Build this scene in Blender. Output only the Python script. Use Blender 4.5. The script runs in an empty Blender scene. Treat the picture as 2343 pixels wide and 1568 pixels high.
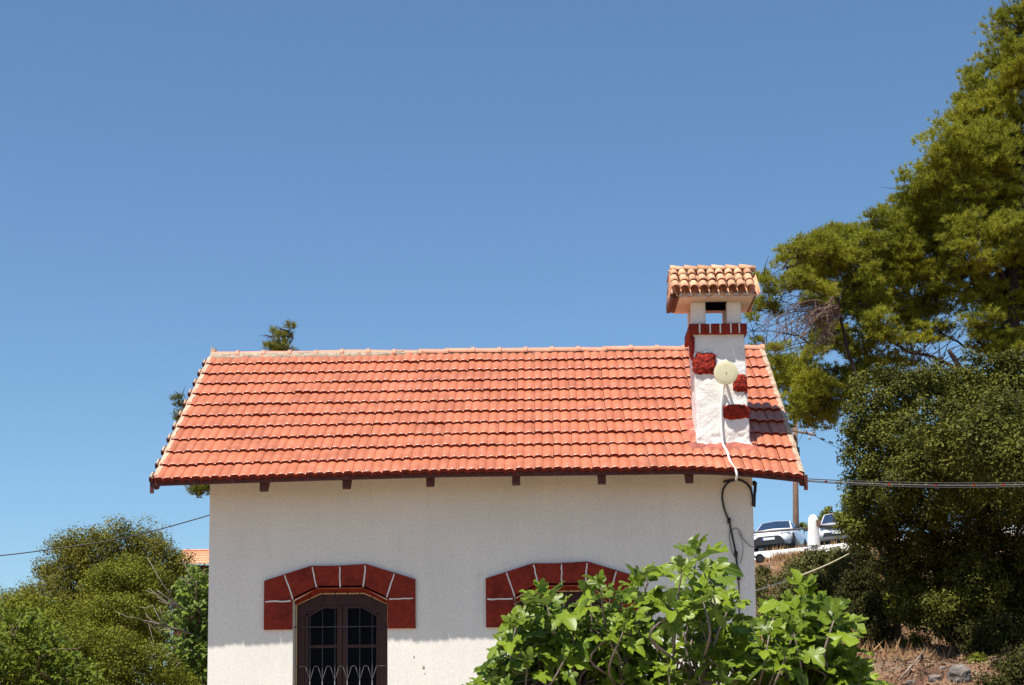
import bpy, math, random
import numpy as np
from math import sin, cos, pi, radians, atan, sqrt
from mathutils import Matrix, Vector, noise

SC = bpy.context.scene
# ------------------------------------------------------------------ camera
F, CX, SHIFT = 4000.0, 1171.5, 396.0
CY = 784 + SHIFT
YAW, PITCH, ROLL = 0.0165, atan(0.13), -0.0095
cam_d = bpy.data.cameras.new('camera'); cam = bpy.data.objects.new('camera', cam_d)
SC.collection.objects.link(cam)
CM = Matrix.Rotation(YAW, 3, 'Z') @ Matrix.Rotation(pi/2+PITCH, 3, 'X') @ Matrix.Rotation(ROLL, 3, 'Z')
cam.matrix_world = CM.to_4x4()
cam_d.sensor_width = 36; cam_d.lens = 36*F/2343; cam_d.shift_y = SHIFT/2343
cam_d.clip_start = .5; cam_d.clip_end = 6000
SC.camera = cam
def at(px, py, Y):
    """a point of the place at depth Y that is seen at (px, py) of the 2343 px wide photograph"""
    d = CM @ Vector((px-CX, -(py-CY), -F)); return d*(Y/d.y)

# ------------------------------------------------------------------ light
SUN = Vector((-.27, -.35, 1)).normalized()
w = bpy.data.worlds.new('World'); SC.world = w; w.use_nodes = True
nt = w.node_tree; nt.nodes.clear()
sky = nt.nodes.new('ShaderNodeTexSky'); sky.sky_type = 'NISHITA'; sky.sun_disc = False
sky.sun_elevation = math.asin(SUN.z); sky.sun_rotation = math.atan2(SUN.x, SUN.y)
sky.air_density = 1.0; sky.dust_density = 0.6; sky.ozone_density = 6; sky.altitude = 600
bg = nt.nodes.new('ShaderNodeBackground'); bg.inputs[1].default_value = 0.092
wo = nt.nodes.new('ShaderNodeOutputWorld')
tn = nt.nodes.new('ShaderNodeVectorMath'); tn.operation = 'MULTIPLY'; tn.inputs[1].default_value = (.90, 1.0, .98)
nt.links.new(sky.outputs[0], tn.inputs[0]); nt.links.new(tn.outputs[0], bg.inputs[0]); nt.links.new(bg.outputs[0], wo.inputs[0])
sl = bpy.data.lights.new('sun', 'SUN'); sl.energy = 5.0; sl.angle = radians(.5); sl.color = (1, .95, .87)
so = bpy.data.objects.new('sun', sl); SC.collection.objects.link(so)
so.rotation_mode = 'QUATERNION'; so.rotation_quaternion = SUN.to_track_quat('Z', 'Y')
SC.view_settings.view_transform = 'Standard'; SC.view_settings.look = 'None'
SC.view_settings.gamma = 1; SC.view_settings.use_curve_mapping = False
SC.view_settings.exposure = 0.62

# ------------------------------------------------------------------ helpers
def tag(o, label=None, cat=None, group=None, kind=None):
    if label: o['label'] = label
    if cat: o['category'] = cat
    if group: o['group'] = group
    if kind: o['kind'] = kind
    return o
def empty(name, loc=(0, 0, 0), label=None, cat=None, group=None):
    o = bpy.data.objects.new(name, None); SC.collection.objects.link(o); o.location = loc
    o.empty_display_size = .2
    return tag(o, label, cat, group)
def link(name, me, parent=None, mats=None, smooth=False):
    if mats is not None:
        for m in (mats if isinstance(mats, (list, tuple)) else [mats]): me.materials.append(m)
    if smooth: me.polygons.foreach_set('use_smooth', [True]*len(me.polygons))
    o = bpy.data.objects.new(name, me); SC.collection.objects.link(o)
    if parent:
        o.parent = parent
        off = parent.location.copy()
        if off.length > 0 and not o.get('keep'): o.matrix_parent_inverse = Matrix.Translation(-off)
    return o
class MB:
    """collects vertices and faces for one mesh"""
    def __init__(s): s.v = []; s.f = []; s.m = []; s.n = 0
    def add(s, vs, fs, m=0):
        b = len(s.v); s.v.extend([tuple(v) for v in vs]); s.f.extend([tuple(b+i for i in f) for f in fs]); s.m.extend([m]*len(fs))
    def box(s, a, b, m=0, M=None):
        x0, y0, z0 = a; x1, y1, z1 = b
        vs = [(x0,y0,z0),(x1,y0,z0),(x1,y1,z0),(x0,y1,z0),(x0,y0,z1),(x1,y0,z1),(x1,y1,z1),(x0,y1,z1)]
        if M: vs = [M @ Vector(v) for v in vs]
        s.add(vs, [(0,3,2,1),(4,5,6,7),(0,1,5,4),(1,2,6,5),(2,3,7,6),(3,0,4,7)], m)
    def prism(s, poly, y0, y1, m=0):
        """polygon in x-z (counter-clockwise seen from -Y), from y0 (front) to y1"""
        n = len(poly)
        vs = [(x, y0, z) for x, z in poly]+[(x, y1, z) for x, z in poly]
        fs = [tuple(range(n)), tuple(range(2*n-1, n-1, -1))]+[(i, i+n, (i+1) % n+n, (i+1) % n) for i in range(n)]
        s.add(vs, fs, m)
    def tube(s, pts, r, k=6, m=0, cap=True):
        pts = [Vector(p) for p in pts]; n = len(pts)
        if not isinstance(r, (list, tuple)): r = [r]*n
        b = len(s.v); ref = None
        for i, p in enumerate(pts):
            t = (pts[min(i+1, n-1)]-pts[max(i-1, 0)]).normalized()
            if ref is None: ref = t.orthogonal().normalized()
            ref = (ref-t*ref.dot(t)); ref = ref.normalized() if ref.length > 1e-6 else t.orthogonal().normalized()
            q = t.cross(ref)
            for j in range(k):
                a = 2*pi*j/k; s.v.append(tuple(p+(ref*cos(a)+q*sin(a))*r[i]))
        for i in range(n-1):
            for j in range(k):
                j2 = (j+1) % k
                s.f.append((b+i*k+j, b+i*k+j2, b+(i+1)*k+j2, b+(i+1)*k+j)); s.m.append(m)
        if cap:
            s.f.append(tuple(b+j for j in range(k-1, -1, -1))); s.f.append(tuple(b+(n-1)*k+j for j in range(k))); s.m += [m, m]
    def build(s, name, mats, parent=None, smooth=False):
        me = bpy.data.meshes.new(name); me.from_pydata(s.v, [], s.f)
        o = link(name, me, parent, mats, smooth)
        me.polygons.foreach_set('material_index', s.m); me.update()
        return o
def npmesh(name, V, nper, mats, parent=None, smooth=False, uv=None, faces=None):
    """V: (N*k,3) array; each group of nper vertices is one polygon unless faces (array M,c) is given"""
    me = bpy.data.meshes.new(name)
    V = np.ascontiguousarray(V, dtype=np.float32)
    me.vertices.add(len(V)); me.vertices.foreach_set('co', V.ravel())
    if faces is None: idx = np.arange(len(V), dtype=np.int32); c = nper
    else: idx = faces.astype(np.int32).ravel(); c = faces.shape[1]
    me.loops.add(len(idx)); me.loops.foreach_set('vertex_index', idx)
    nf = len(idx)//c
    me.polygons.add(nf); me.polygons.foreach_set('loop_start', np.arange(nf, dtype=np.int32)*c)
    if uv is not None:
        l = me.uv_layers.new(name='UVMap'); l.data.foreach_set('uv', np.ascontiguousarray(uv[idx], dtype=np.float32).ravel())
    me.update(calc_edges=True)
    return link(name, me, parent, mats, smooth)
def spline(pts, n=8):
    P = [Vector(p) for p in pts]; P = [P[0]*2-P[1]]+P+[P[-1]*2-P[-2]]; out = []
    for i in range(1, len(P)-2):
        for k in range(n):
            t = k/n; a, b, c, d = P[i-1:i+3]
            out.append(.5*((2*b)+(c-a)*t+(2*a-5*b+4*c-d)*t*t+(3*b-3*c+d-a)*t**3))
    out.append(P[-2]); return out

# ------------------------------------------------------------------ materials
def newmat(name):
    m = bpy.data.materials.new(name); m.use_nodes = True
    n = m.node_tree.nodes; b = n['Principled BSDF']; return m, n, m.node_tree.links, b
def mat(name, col, rough=.6, var=.12, scale=6, bump=0, bscale=60, metal=0, island=0, spec=.5, dirt=None, col2=None, detail=6):
    m, n, l, b = newmat(name)
    b.inputs['Roughness'].default_value = rough; b.inputs['Metallic'].default_value = metal
    b.inputs['Specular IOR Level'].default_value = spec
    tc = n.new('ShaderNodeTexCoord')
    nz = n.new('ShaderNodeTexNoise'); nz.inputs['Scale'].default_value = scale; nz.inputs['Detail'].default_value = detail
    l.new(tc.outputs['Object'], nz.inputs['Vector'])
    r = n.new('ShaderNodeValToRGB'); r.color_ramp.elements[0].position = .3; r.color_ramp.elements[1].position = .7
    c2 = col2 or [c*(1-var) for c in col]; c1 = [min(1, c*(1+var)) for c in col]
    r.color_ramp.elements[0].color = (*c2, 1); r.color_ramp.elements[1].color = (*c1, 1)
    l.new(nz.outputs['Fac'], r.inputs['Fac']); out = r.outputs['Color']
    if island:
        g = n.new('ShaderNodeNewGeometry'); mr = n.new('ShaderNodeMapRange')
        mr.inputs['To Min'].default_value = 1-island; mr.inputs['To Max'].default_value = 1+island
        l.new(g.outputs['Random Per Island'], mr.inputs['Value'])
        mx = n.new('ShaderNodeVectorMath'); mx.operation = 'SCALE'
        l.new(out, mx.inputs[0]); l.new(mr.outputs[0], mx.inputs['Scale']); out = mx.outputs[0]
    if dirt:
        dcol, dscale, lo, hi = dirt
        n2 = n.new('ShaderNodeTexNoise'); n2.inputs['Scale'].default_value = dscale; n2.inputs['Detail'].default_value = 8
        l.new(tc.outputs['Object'], n2.inputs['Vector'])
        r2 = n.new('ShaderNodeMapRange'); r2.inputs['From Min'].default_value = lo; r2.inputs['From Max'].default_value = hi
        l.new(n2.outputs['Fac'], r2.inputs['Value'])
        mm = n.new('ShaderNodeMix'); mm.data_type = 'RGBA'
        l.new(r2.outputs[0], mm.inputs['Factor']); l.new(out, mm.inputs['A']); mm.inputs['B'].default_value = (*dcol, 1); out = mm.outputs['Result']
    l.new(out, b.inputs['Base Color'])
    if bump:
        nb = n.new('ShaderNodeTexNoise'); nb.inputs['Scale'].default_value = bscale; nb.inputs['Detail'].default_value = 5
        l.new(tc.outputs['Object'], nb.inputs['Vector'])
        bp = n.new('ShaderNodeBump'); bp.inputs['Strength'].default_value = 1; bp.inputs['Distance'].default_value = bump
        l.new(nb.outputs['Fac'], bp.inputs['Height']); l.new(bp.outputs['Normal'], b.inputs['Normal'])
    return m
def leafmat(name, dark, light, rough=.5, trans=.3, scale=1.2, back=None, veins=False, spec=.4, warm=None):
    m, n, l, b = newmat(name)
    b.inputs['Roughness'].default_value = rough; b.inputs['Specular IOR Level'].default_value = spec
    g = n.new('ShaderNodeNewGeometry'); tc = n.new('ShaderNodeTexCoord')
    nz = n.new('ShaderNodeTexNoise'); nz.inputs['Scale'].default_value = scale; nz.inputs['Detail'].default_value = 3
    l.new(tc.outputs['Object'], nz.inputs['Vector'])
    ad = n.new('ShaderNodeMath'); ad.operation = 'MULTIPLY_ADD'; ad.inputs[1].default_value = .55
    l.new(g.outputs['Random Per Island'], ad.inputs[0])
    sb = n.new('ShaderNodeMath'); sb.operation = 'MULTIPLY_ADD'; sb.inputs[1].default_value = 1.1; sb.inputs[2].default_value = -.32
    l.new(nz.outputs['Fac'], sb.inputs[0]); l.new(sb.outputs[0], ad.inputs[2])
    r = n.new('ShaderNodeValToRGB'); r.color_ramp.elements[0].color = (*dark, 1); r.color_ramp.elements[1].color = (*light, 1)
    if warm:
        e = r.color_ramp.elements.new(.93); e.color = (*light, 1); r.color_ramp.elements[-1].color = (*warm, 1)
    l.new(ad.outputs[0], r.inputs['Fac']); out = r.outputs['Color']
    if veins:
        uv = n.new('ShaderNodeUVMap'); wv = n.new('ShaderNodeTexWave'); wv.wave_type = 'BANDS'; wv.bands_direction = 'X'
        wv.inputs['Scale'].default_value = 2.2
        l.new(uv.outputs[0], wv.inputs['Vector'])
        mr = n.new('ShaderNodeMapRange'); mr.inputs['From Min'].default_value = .93; mr.inputs['From Max'].default_value = 1; mr.inputs['To Max'].default_value = .4
        l.new(wv.outputs['Fac'], mr.inputs['Value'])
        mx = n.new('ShaderNodeMix'); mx.data_type = 'RGBA'; mx.inputs['B'].default_value = (.35, .42, .12, 1)
        l.new(mr.outputs[0], mx.inputs['Factor']); l.new(out, mx.inputs['A']); out = mx.outputs['Result']
    if back:
        mx = n.new('ShaderNodeMix'); mx.data_type = 'RGBA'; mx.inputs['B'].default_value = (*back, 1)
        l.new(g.outputs['Backfacing'], mx.inputs['Factor']); l.new(out, mx.inputs['A']); out = mx.outputs['Result']
    l.new(out, b.inputs['Base Color'])
    t = n.new('ShaderNodeBsdfTranslucent'); l.new(out, t.inputs['Color'])
    ms = n.new('ShaderNodeMixShader'); ms.inputs[0].default_value = trans
    l.new(b.outputs[0], ms.inputs[1]); l.new(t.outputs[0], ms.inputs[2])
    l.new(ms.outputs[0], n['Material Output'].inputs['Surface'])
    return m
M = {}
M['stucco'] = mat('white_stucco', (.80, .755, .68), .85, .035, 1.3, .0012, 60, dirt=((.42, .36, .28), 2.2, .70, .90), spec=.2)
def weather(m):
    # faint drip streaks, trowel waves and grain in the render coat
    n, l = m.node_tree.nodes, m.node_tree.links; b = n['Principled BSDF']; src = b.inputs['Base Color'].links[0].from_socket
    tc = n.new('ShaderNodeTexCoord'); mp = n.new('ShaderNodeMapping'); mp.inputs['Scale'].default_value = (5, 5, .35)
    a = n.new('ShaderNodeTexNoise'); a.inputs['Scale'].default_value = 1.5; a.inputs['Detail'].default_value = 8
    l.new(tc.outputs['Object'], mp.inputs[0]); l.new(mp.outputs[0], a.inputs['Vector'])
    g = n.new('ShaderNodeTexNoise'); g.inputs['Scale'].default_value = 48; g.inputs['Detail'].default_value = 4; l.new(tc.outputs['Object'], g.inputs['Vector'])
    r1 = n.new('ShaderNodeMapRange'); r1.inputs['From Min'].default_value = .42; r1.inputs['From Max'].default_value = .75; r1.inputs['To Min'].default_value = 1; r1.inputs['To Max'].default_value = .955; l.new(a.outputs['Fac'], r1.inputs['Value'])
    r2 = n.new('ShaderNodeMapRange'); r2.inputs['From Min'].default_value = .3; r2.inputs['From Max'].default_value = .7; r2.inputs['To Min'].default_value = .90; r2.inputs['To Max'].default_value = 1.06; l.new(g.outputs['Fac'], r2.inputs['Value'])
    mu = n.new('ShaderNodeMath'); mu.operation = 'MULTIPLY'; l.new(r1.outputs[0], mu.inputs[0]); l.new(r2.outputs[0], mu.inputs[1])
    v = n.new('ShaderNodeVectorMath'); v.operation = 'SCALE'; l.new(src, v.inputs[0]); l.new(mu.outputs[0], v.inputs['Scale']); l.new(v.outputs[0], b.inputs['Base Color'])
weather(M['stucco'])
M['plaster'] = mat('rough_white_plaster', (.78, .755, .70), .9, .06, 9, .006, 30, dirt=((.30, .26, .2), 7, .63, .85), spec=.2)
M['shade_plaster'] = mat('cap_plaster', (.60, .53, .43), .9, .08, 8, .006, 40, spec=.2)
M['tile'] = mat('weathered_tile', (.47, .150, .074), .38, .13, 4, .0015, 120, island=.11, dirt=((.55, .22, .135), 7, .5, .85), spec=.45)
M['tile_edge'] = mat('shadow_red_edge', (.16, .016, .008), .7, .15, 9, spec=.2)  # shadow line of each tile row painted into the lip and edge colour
M['ridge'] = mat('ridge_tile', (.56, .23, .135), .6, .14, 6, .003, 60, island=.06)
M['mortar'] = mat('grey_mortar', (.36, .29, .22), .95, .25, 14, .02, 40, spec=.1, dirt=((.16, .12, .09), 22, .55, .75))
M['verge'] = mat('pale_mortar', (.46, .34, .24), .95, .2, 12, .015, 40, spec=.1, dirt=((.25, .2, .15), 20, .6, .8))
M['cap_tile'] = mat('old_barrel_tile', (.60, .33, .195), .85, .22, 14, .006, 90, island=.22, dirt=((.25, .13, .08), 18, .6, .8), spec=.2)
M['cap_tile_red'] = mat('red_barrel_tile', (.34, .11, .07), .85, .22, 14, .006, 90, spec=.2)
M['red'] = mat('oxblood_paint', (.235, .027, .014), .75, .22, 16, .002, 60, dirt=((.10, .014, .009), 5, .5, .8), spec=.15)
M['red_stone'] = mat('red_painted_stone', (.32, .032, .018), .85, .3, 25, .03, 38, spec=.15, dirt=((.10, .012, .01), 22, .5, .7))
weather(M['tile']); weather(M['red'])
M['joint'] = mat('white_joint', (.68, .65, .60), .8, .05, 20)
M['wood'] = mat('dark_red_wood', (.085, .020, .014), .6, .25, 12, .002, 80, spec=.35)
M['frame'] = mat('window_wood', (.040, .008, .004), .5, .25, 10, .001, 80, spec=.4)
M['board'] = mat('brown_board', (.10, .04, .026), .8, .2, 10)
M['soffit'] = mat('soffit_board', (.30, .17, .11), .8, .2, 8)
M['cream_line'] = mat('cream_edge', (.55, .40, .22), .7, .1, 8)
M['grille'] = mat('dark_iron', (.055, .052, .06), .5, .15, 20)
M['iron'] = mat('grey_iron', (.12, .11, .11), .5, .15, 20, metal=.2)
M['black'] = mat('black_cable', (.012, .012, .014), .5, .2, 20)
M['white_pvc'] = mat('white_conduit', (.78, .77, .72), .45, .04, 10)
M['cream'] = mat('cream_enamel', (.62, .57, .36), .5, .05, 12)
M['cream_cable'] = mat('cream_cable', (.62, .56, .36), .6, .08, 12)
M['apron'] = mat('plum_red_sealant', (.30, .085, .060), .75, .2, 12, .01, 30, dirt=((.42, .13, .08), 7, .45, .7), spec=.3)
m, n_, l_, b_ = newmat('window_glass'); b_.inputs['Base Color'].default_value = (.003, .0035, .005, 1); b_.inputs['Roughness'].default_value = .3; b_.inputs['Specular IOR Level'].default_value = .04
M['glass'] = m
M['car_paint'] = mat('white_car_paint', (.80, .80, .80), .22, .02, 4); M['car_paint'].node_tree.nodes['Principled BSDF'].inputs['Coat Weight'].default_value = .6
m, n_, l_, b_ = newmat('car_glass'); b_.inputs['Base Color'].default_value = (.02, .035, .07, 1); b_.inputs['Roughness'].default_value = .05; b_.inputs['Specular IOR Level'].default_value = 1
M['car_glass'] = m
M['car_black'] = mat('black_plastic', (.02, .02, .022), .55, .2, 20)
M['rubber'] = mat('rubber', (.02, .02, .02), .85, .2, 20)
M['rim'] = mat('alloy', (.45, .45, .46), .3, .05, 10, metal=.8)
M['lamp'] = mat('headlight_glass', (.35, .38, .42), .15, .1, 10)
M['plate'] = mat('plate_white', (.75, .75, .72), .5, .03, 20)
M['plate_blue'] = mat('plate_blue', (.03, .10, .45), .5, .03, 20)
M['whitewash'] = mat('whitewash', (.80, .78, .74), .8, .05, 4, .01, 12, spec=.2)
M['asphalt'] = mat('asphalt', (.055, .053, .05), .9, .15, 8, .004, 80)
M['pole'] = mat('pole_wood', (.17, .10, .065), .85, .3, 9, .004, 40)
M['bark'] = mat('bark', (.14, .095, .065), .9, .35, 10, .02, 20, spec=.2)
M['pinebark'] = mat('pine_bark', (.045, .030, .025), .9, .35, 8, .03, 12, spec=.2)
M['figbark'] = mat('fig_bark', (.20, .155, .13), .85, .25, 14, .004, 60, spec=.2)
M['palebark'] = mat('pale_bark', (.27, .22, .18), .85, .2, 14, spec=.2)
M['rock'] = mat('limestone', (.17, .145, .13), .9, .35, 5, .06, 9, spec=.2)
M['fig'] = leafmat('fig_leaf', (.030, .075, .004), (.26, .34, .013), .42, .28, .9, back=(.14, .21, .04), spec=.35, veins=True)
M['fig_far'] = leafmat('far_fig_leaf', (.045, .08, .008), (.20, .27, .025), .55, .25, .9, back=(.13, .19, .05), spec=.25)
M['plane'] = leafmat('plane_leaf', (.04, .07, .006), (.21, .25, .02), .6, .25, .9, spec=.15)
M['oak'] = leafmat('oak_leaf', (.05, .055, .008), (.23, .21, .026), .65, .22, .8, spec=.15, warm=(.22, .15, .06))
M['oak2'] = leafmat('oak_leaf_green', (.055, .07, .006), (.25, .26, .022), .65, .24, .8, spec=.15, warm=(.20, .15, .05))
M['carob'] = leafmat('carob_leaf', (.018, .025, .004), (.15, .15, .018), .6, .16, 1.0, spec=.15, warm=(.20, .15, .08))
M['shrub'] = leafmat('shrub_leaf', (.03, .035, .009), (.14, .135, .03), .65, .15, 1.2, spec=.15, warm=(.20, .14, .07))
M['shaded_shrub'] = leafmat('shaded_shrub_leaf', (.010, .013, .004), (.075, .072, .014), .7, .1, 1.2, spec=.1)  # shade on the bank put into a darker leaf colour
M['pine'] = leafmat('pine_needle', (.078, .105, .011), (.47, .455, .045), .6, .36, .55, spec=.15, warm=(.24, .16, .05))
M['pine_far'] = leafmat('pine_needle_far', (.08, .09, .015), (.30, .29, .04), .6, .35, .8, spec=.15, warm=(.2, .13, .06))
M['soot'] = mat('soot', (.006, .005, .005), 1, .2, 10, spec=0)
M['twig'] = mat('dead_twig', (.20, .13, .10), .9, .3, 6, spec=.1)
M['straw'] = leafmat('dry_grass', (.22, .11, .045), (.50, .32, .14), .8, .2, 1.5)

# ------------------------------------------------------------------ ground
A_ = at(1700, 1262, 75); B_ = at(1940, 1238, 75)
def roadz(x): return A_.z+(B_.z-A_.z)*(min(max(x, -6), 30)-A_.x)/(B_.x-A_.x)
def roads(x, y): return roadz(x)+.3*min(max((y-75.5)/3.5, 0), 1)
def sst(a, b, x):
    t = min(max((x-a)/(b-a), 0), 1); return t*t*(3-2*t)
def terrain(x, y):
    low = -1.6
    xa = 3.2-.17*min(max(y-28, 0), 52); wx = sst(xa, xa+3.4, x)
    e = noise.fractal(Vector((x*.35, y*.35, 3)), 1, 2, 4)*.25
    if y < 20: h = low
    elif y < 30: h = low+(1.2-low)*sst(20, 30, y)
    elif y < 75: h = 1.2+(roadz(x)-.42-1.2)*((y-30)/45)**1.12
    elif y < 98: h = roads(x, y)-.14
    else: h = roadz(x)+.16-(roadz(x)-low-.1)*sst(98, 190, y)
    if y > 74.6: e = e*0 if y < 98 else e
    fade = 1-sst(150, 400, abs(x))
    return low+(h-low)*wx*fade+e*min(1, wx+.3)
def grid_axis(a, b, fine, lo, hi, k=1.25):
    xs = list(np.arange(a, b+1e-6, fine)); st = fine
    while xs[-1] < hi: st *= k; xs.append(xs[-1]+st)
    st = fine
    while xs[0] > lo: st *= k; xs.insert(0, xs[0]-st)
    return xs
gx = grid_axis(-6, 22, .3, -3000, 3000); gy = grid_axis(20, 76, .35, -300, 4500)
V = [(x, y, terrain(x, y)) for y in gy for x in gx]; W = len(gx)
Fc = [(j*W+i, j*W+i+1, (j+1)*W+i+1, (j+1)*W+i) for j in range(len(gy)-1) for i in range(W-1)]
me = bpy.data.meshes.new('ground'); me.from_pydata(V, [], Fc)
gm, n, l, b = newmat('dry_soil'); tc = n.new('ShaderNodeTexCoord')
n1 = n.new('ShaderNodeTexNoise'); n1.inputs['Scale'].default_value = .9; n1.inputs['Detail'].default_value = 12; n1.inputs['Roughness'].default_value = .72
l.new(tc.outputs['Object'], n1.inputs['Vector'])
rp = n.new('ShaderNodeValToRGB'); cr = rp.color_ramp
cr.elements[0].position = .34; cr.elements[0].color = (.06, .03, .018, 1)
cr.elements[1].position = .70; cr.elements[1].color = (.42, .31, .22, 1)
for p, c in ((.45, (.17, .08, .04, 1)), (.53, (.26, .14, .075, 1)), (.60, (.22, .16, .09, 1))):
    e = cr.elements.new(p); e.color = c
l.new(n1.outputs['Fac'], rp.inputs['Fac']); l.new(rp.outputs[0], b.inputs['Base Color']); b.inputs['Roughness'].default_value = .95
bp = n.new('ShaderNodeBump'); bp.inputs['Distance'].default_value = .25; l.new(n1.outputs['Fac'], bp.inputs['Height']); l.new(bp.outputs[0], b.inputs['Normal'])
tag(link('ground', me, None, gm, True), kind='structure')
# road sheet on the embankment
b = MB(); xs = np.linspace(-1.2, 30, 12)
for i in range(11):
    x0, x1 = xs[i], xs[i+1]
    b.add([(x_, y_, roads(x_, y_)-.06) for y_ in (75.5, 79, 96) for x_ in (x0, x1)], [(0, 1, 3, 2), (2, 3, 5, 4)])
tag(b.build('road', M['asphalt']), kind='structure')

b = MB(); b.box((-9, 6, -2.2), (9, 20.0, -1.30)); M['bounce_paving'] = mat('warm_bounce_paving', (.30, .235, .16), .9, .12, 1.5, .004, 30)  # unseen slab, added to bounce warm light onto the shaded front wall
tag(b.build('bounce_yard', M['bounce_paving']), kind='structure')
# ------------------------------------------------------------------ the house
EX0, EX1 = -4.36, 2.955                 # roof ends
YE, YR, YB = 19.5, 22.76, 26.02        # eave, ridge, back eave
ZE, ZR = 3.03, 5.13                    # roof deck heights at eave and ridge
SL = sqrt((YR-YE)**2+(ZR-ZE)**2); SN = Vector((0, -(ZR-ZE), YR-YE)).normalized()
def sag(x):
    g = 0
    if x < -.8: g -= .062*((-.8-x)/3.5)**1.3
    if x > 1.7: g -= .115*((x-1.7)/1.28)**1.5
    return g
def rpt(x, s, h=0, back=False):
    """s metres down the slope from the ridge, h above the deck"""
    t = s/SL
    y = YR-(YR-YE)*t; z = ZR-(ZR-ZE)*t+sag(x)*max(t, 0)**2.2
    p = Vector((x, y, z))+SN*h
    if back: p.y = 2*YR-p.y
    return p
house = empty('house', (-.7, 20.1, -1.6), 'white stucco house with orange tiled roof, red window arches and chimney', 'house')
# walls, with real window openings
WX0, WX1, WY0, WY1, WB = -3.85, 2.46, 20.1, 25.42, -1.7
def wtop(x): return 3.16+sag(x)*.5
WIN = [(-2.323,), (.237,)]             # window centres
HW, SPR, CRW, CRN, SILL = .547, 1.645, .27, 1.79, -.75
T = .42
b = MB()
def openpoly(c, e=0): return [(c-HW, SPR), (c-CRW, CRN), (c+CRW, CRN), (c+HW, SPR)]
xs = [WX0]
for (c,) in WIN: xs += [c-HW, c+HW]
xs += [WX1]
for i in (0, 2, 4):
    b.prism([(xs[i], WB), (xs[i+1], WB), (xs[i+1], wtop(xs[i+1])), (xs[i], wtop(xs[i]))], WY0, WY0+T)
for (c,) in WIN:
    b.prism([(c-HW, WB), (c+HW, WB), (c+HW, SILL), (c-HW, SILL)], WY0, WY0+T)
    b.prism([(c-HW, SPR), (c-CRW, CRN), (c-CRW, wtop(c)), (c-HW, wtop(c-HW))], WY0, WY0+T)
    b.prism([(c-CRW, CRN), (c+CRW, CRN), (c+CRW, wtop(c)), (c-CRW, wtop(c))], WY0, WY0+T)
    b.prism([(c+CRW, CRN), (c+HW, SPR), (c+HW, wtop(c+HW)), (c+CRW, wtop(c))], WY0, WY0+T)
for x0, x1 in ((WX0, WX0+T), (WX1-T, WX1)):   # gable walls
    vs = []
    zz = lambda y: ZR-.06-(ZR-ZE)*abs(y-YR)/(YR-YE)
    prof = [(WY0+T, WB), (WY1, WB), (WY1, zz(WY1)), (YR, zz(YR)), (WY0+T, zz(WY0+T)-.03)]
    vs = [(x0, y, z) for y, z in prof]+[(x1, y, z) for y, z in prof]; k = 5
    b.add(vs, [(4, 3, 2, 1, 0), (5, 6, 7, 8, 9)]+[(i, (i+1) % k, (i+1) % k+k, i+k) for i in range(k)])
b.box((WX0+T, WY1-T, WB), (WX1-T, WY1, 3.1))
b.build('wall', M['stucco'], house)
# inside floor so the house is closed below
b = MB(); b.box((WX0+T, WY0+T, -1.5), (WX1-T, WY1-T, -1.3)); b.build('floor', M['board'], house)

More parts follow.
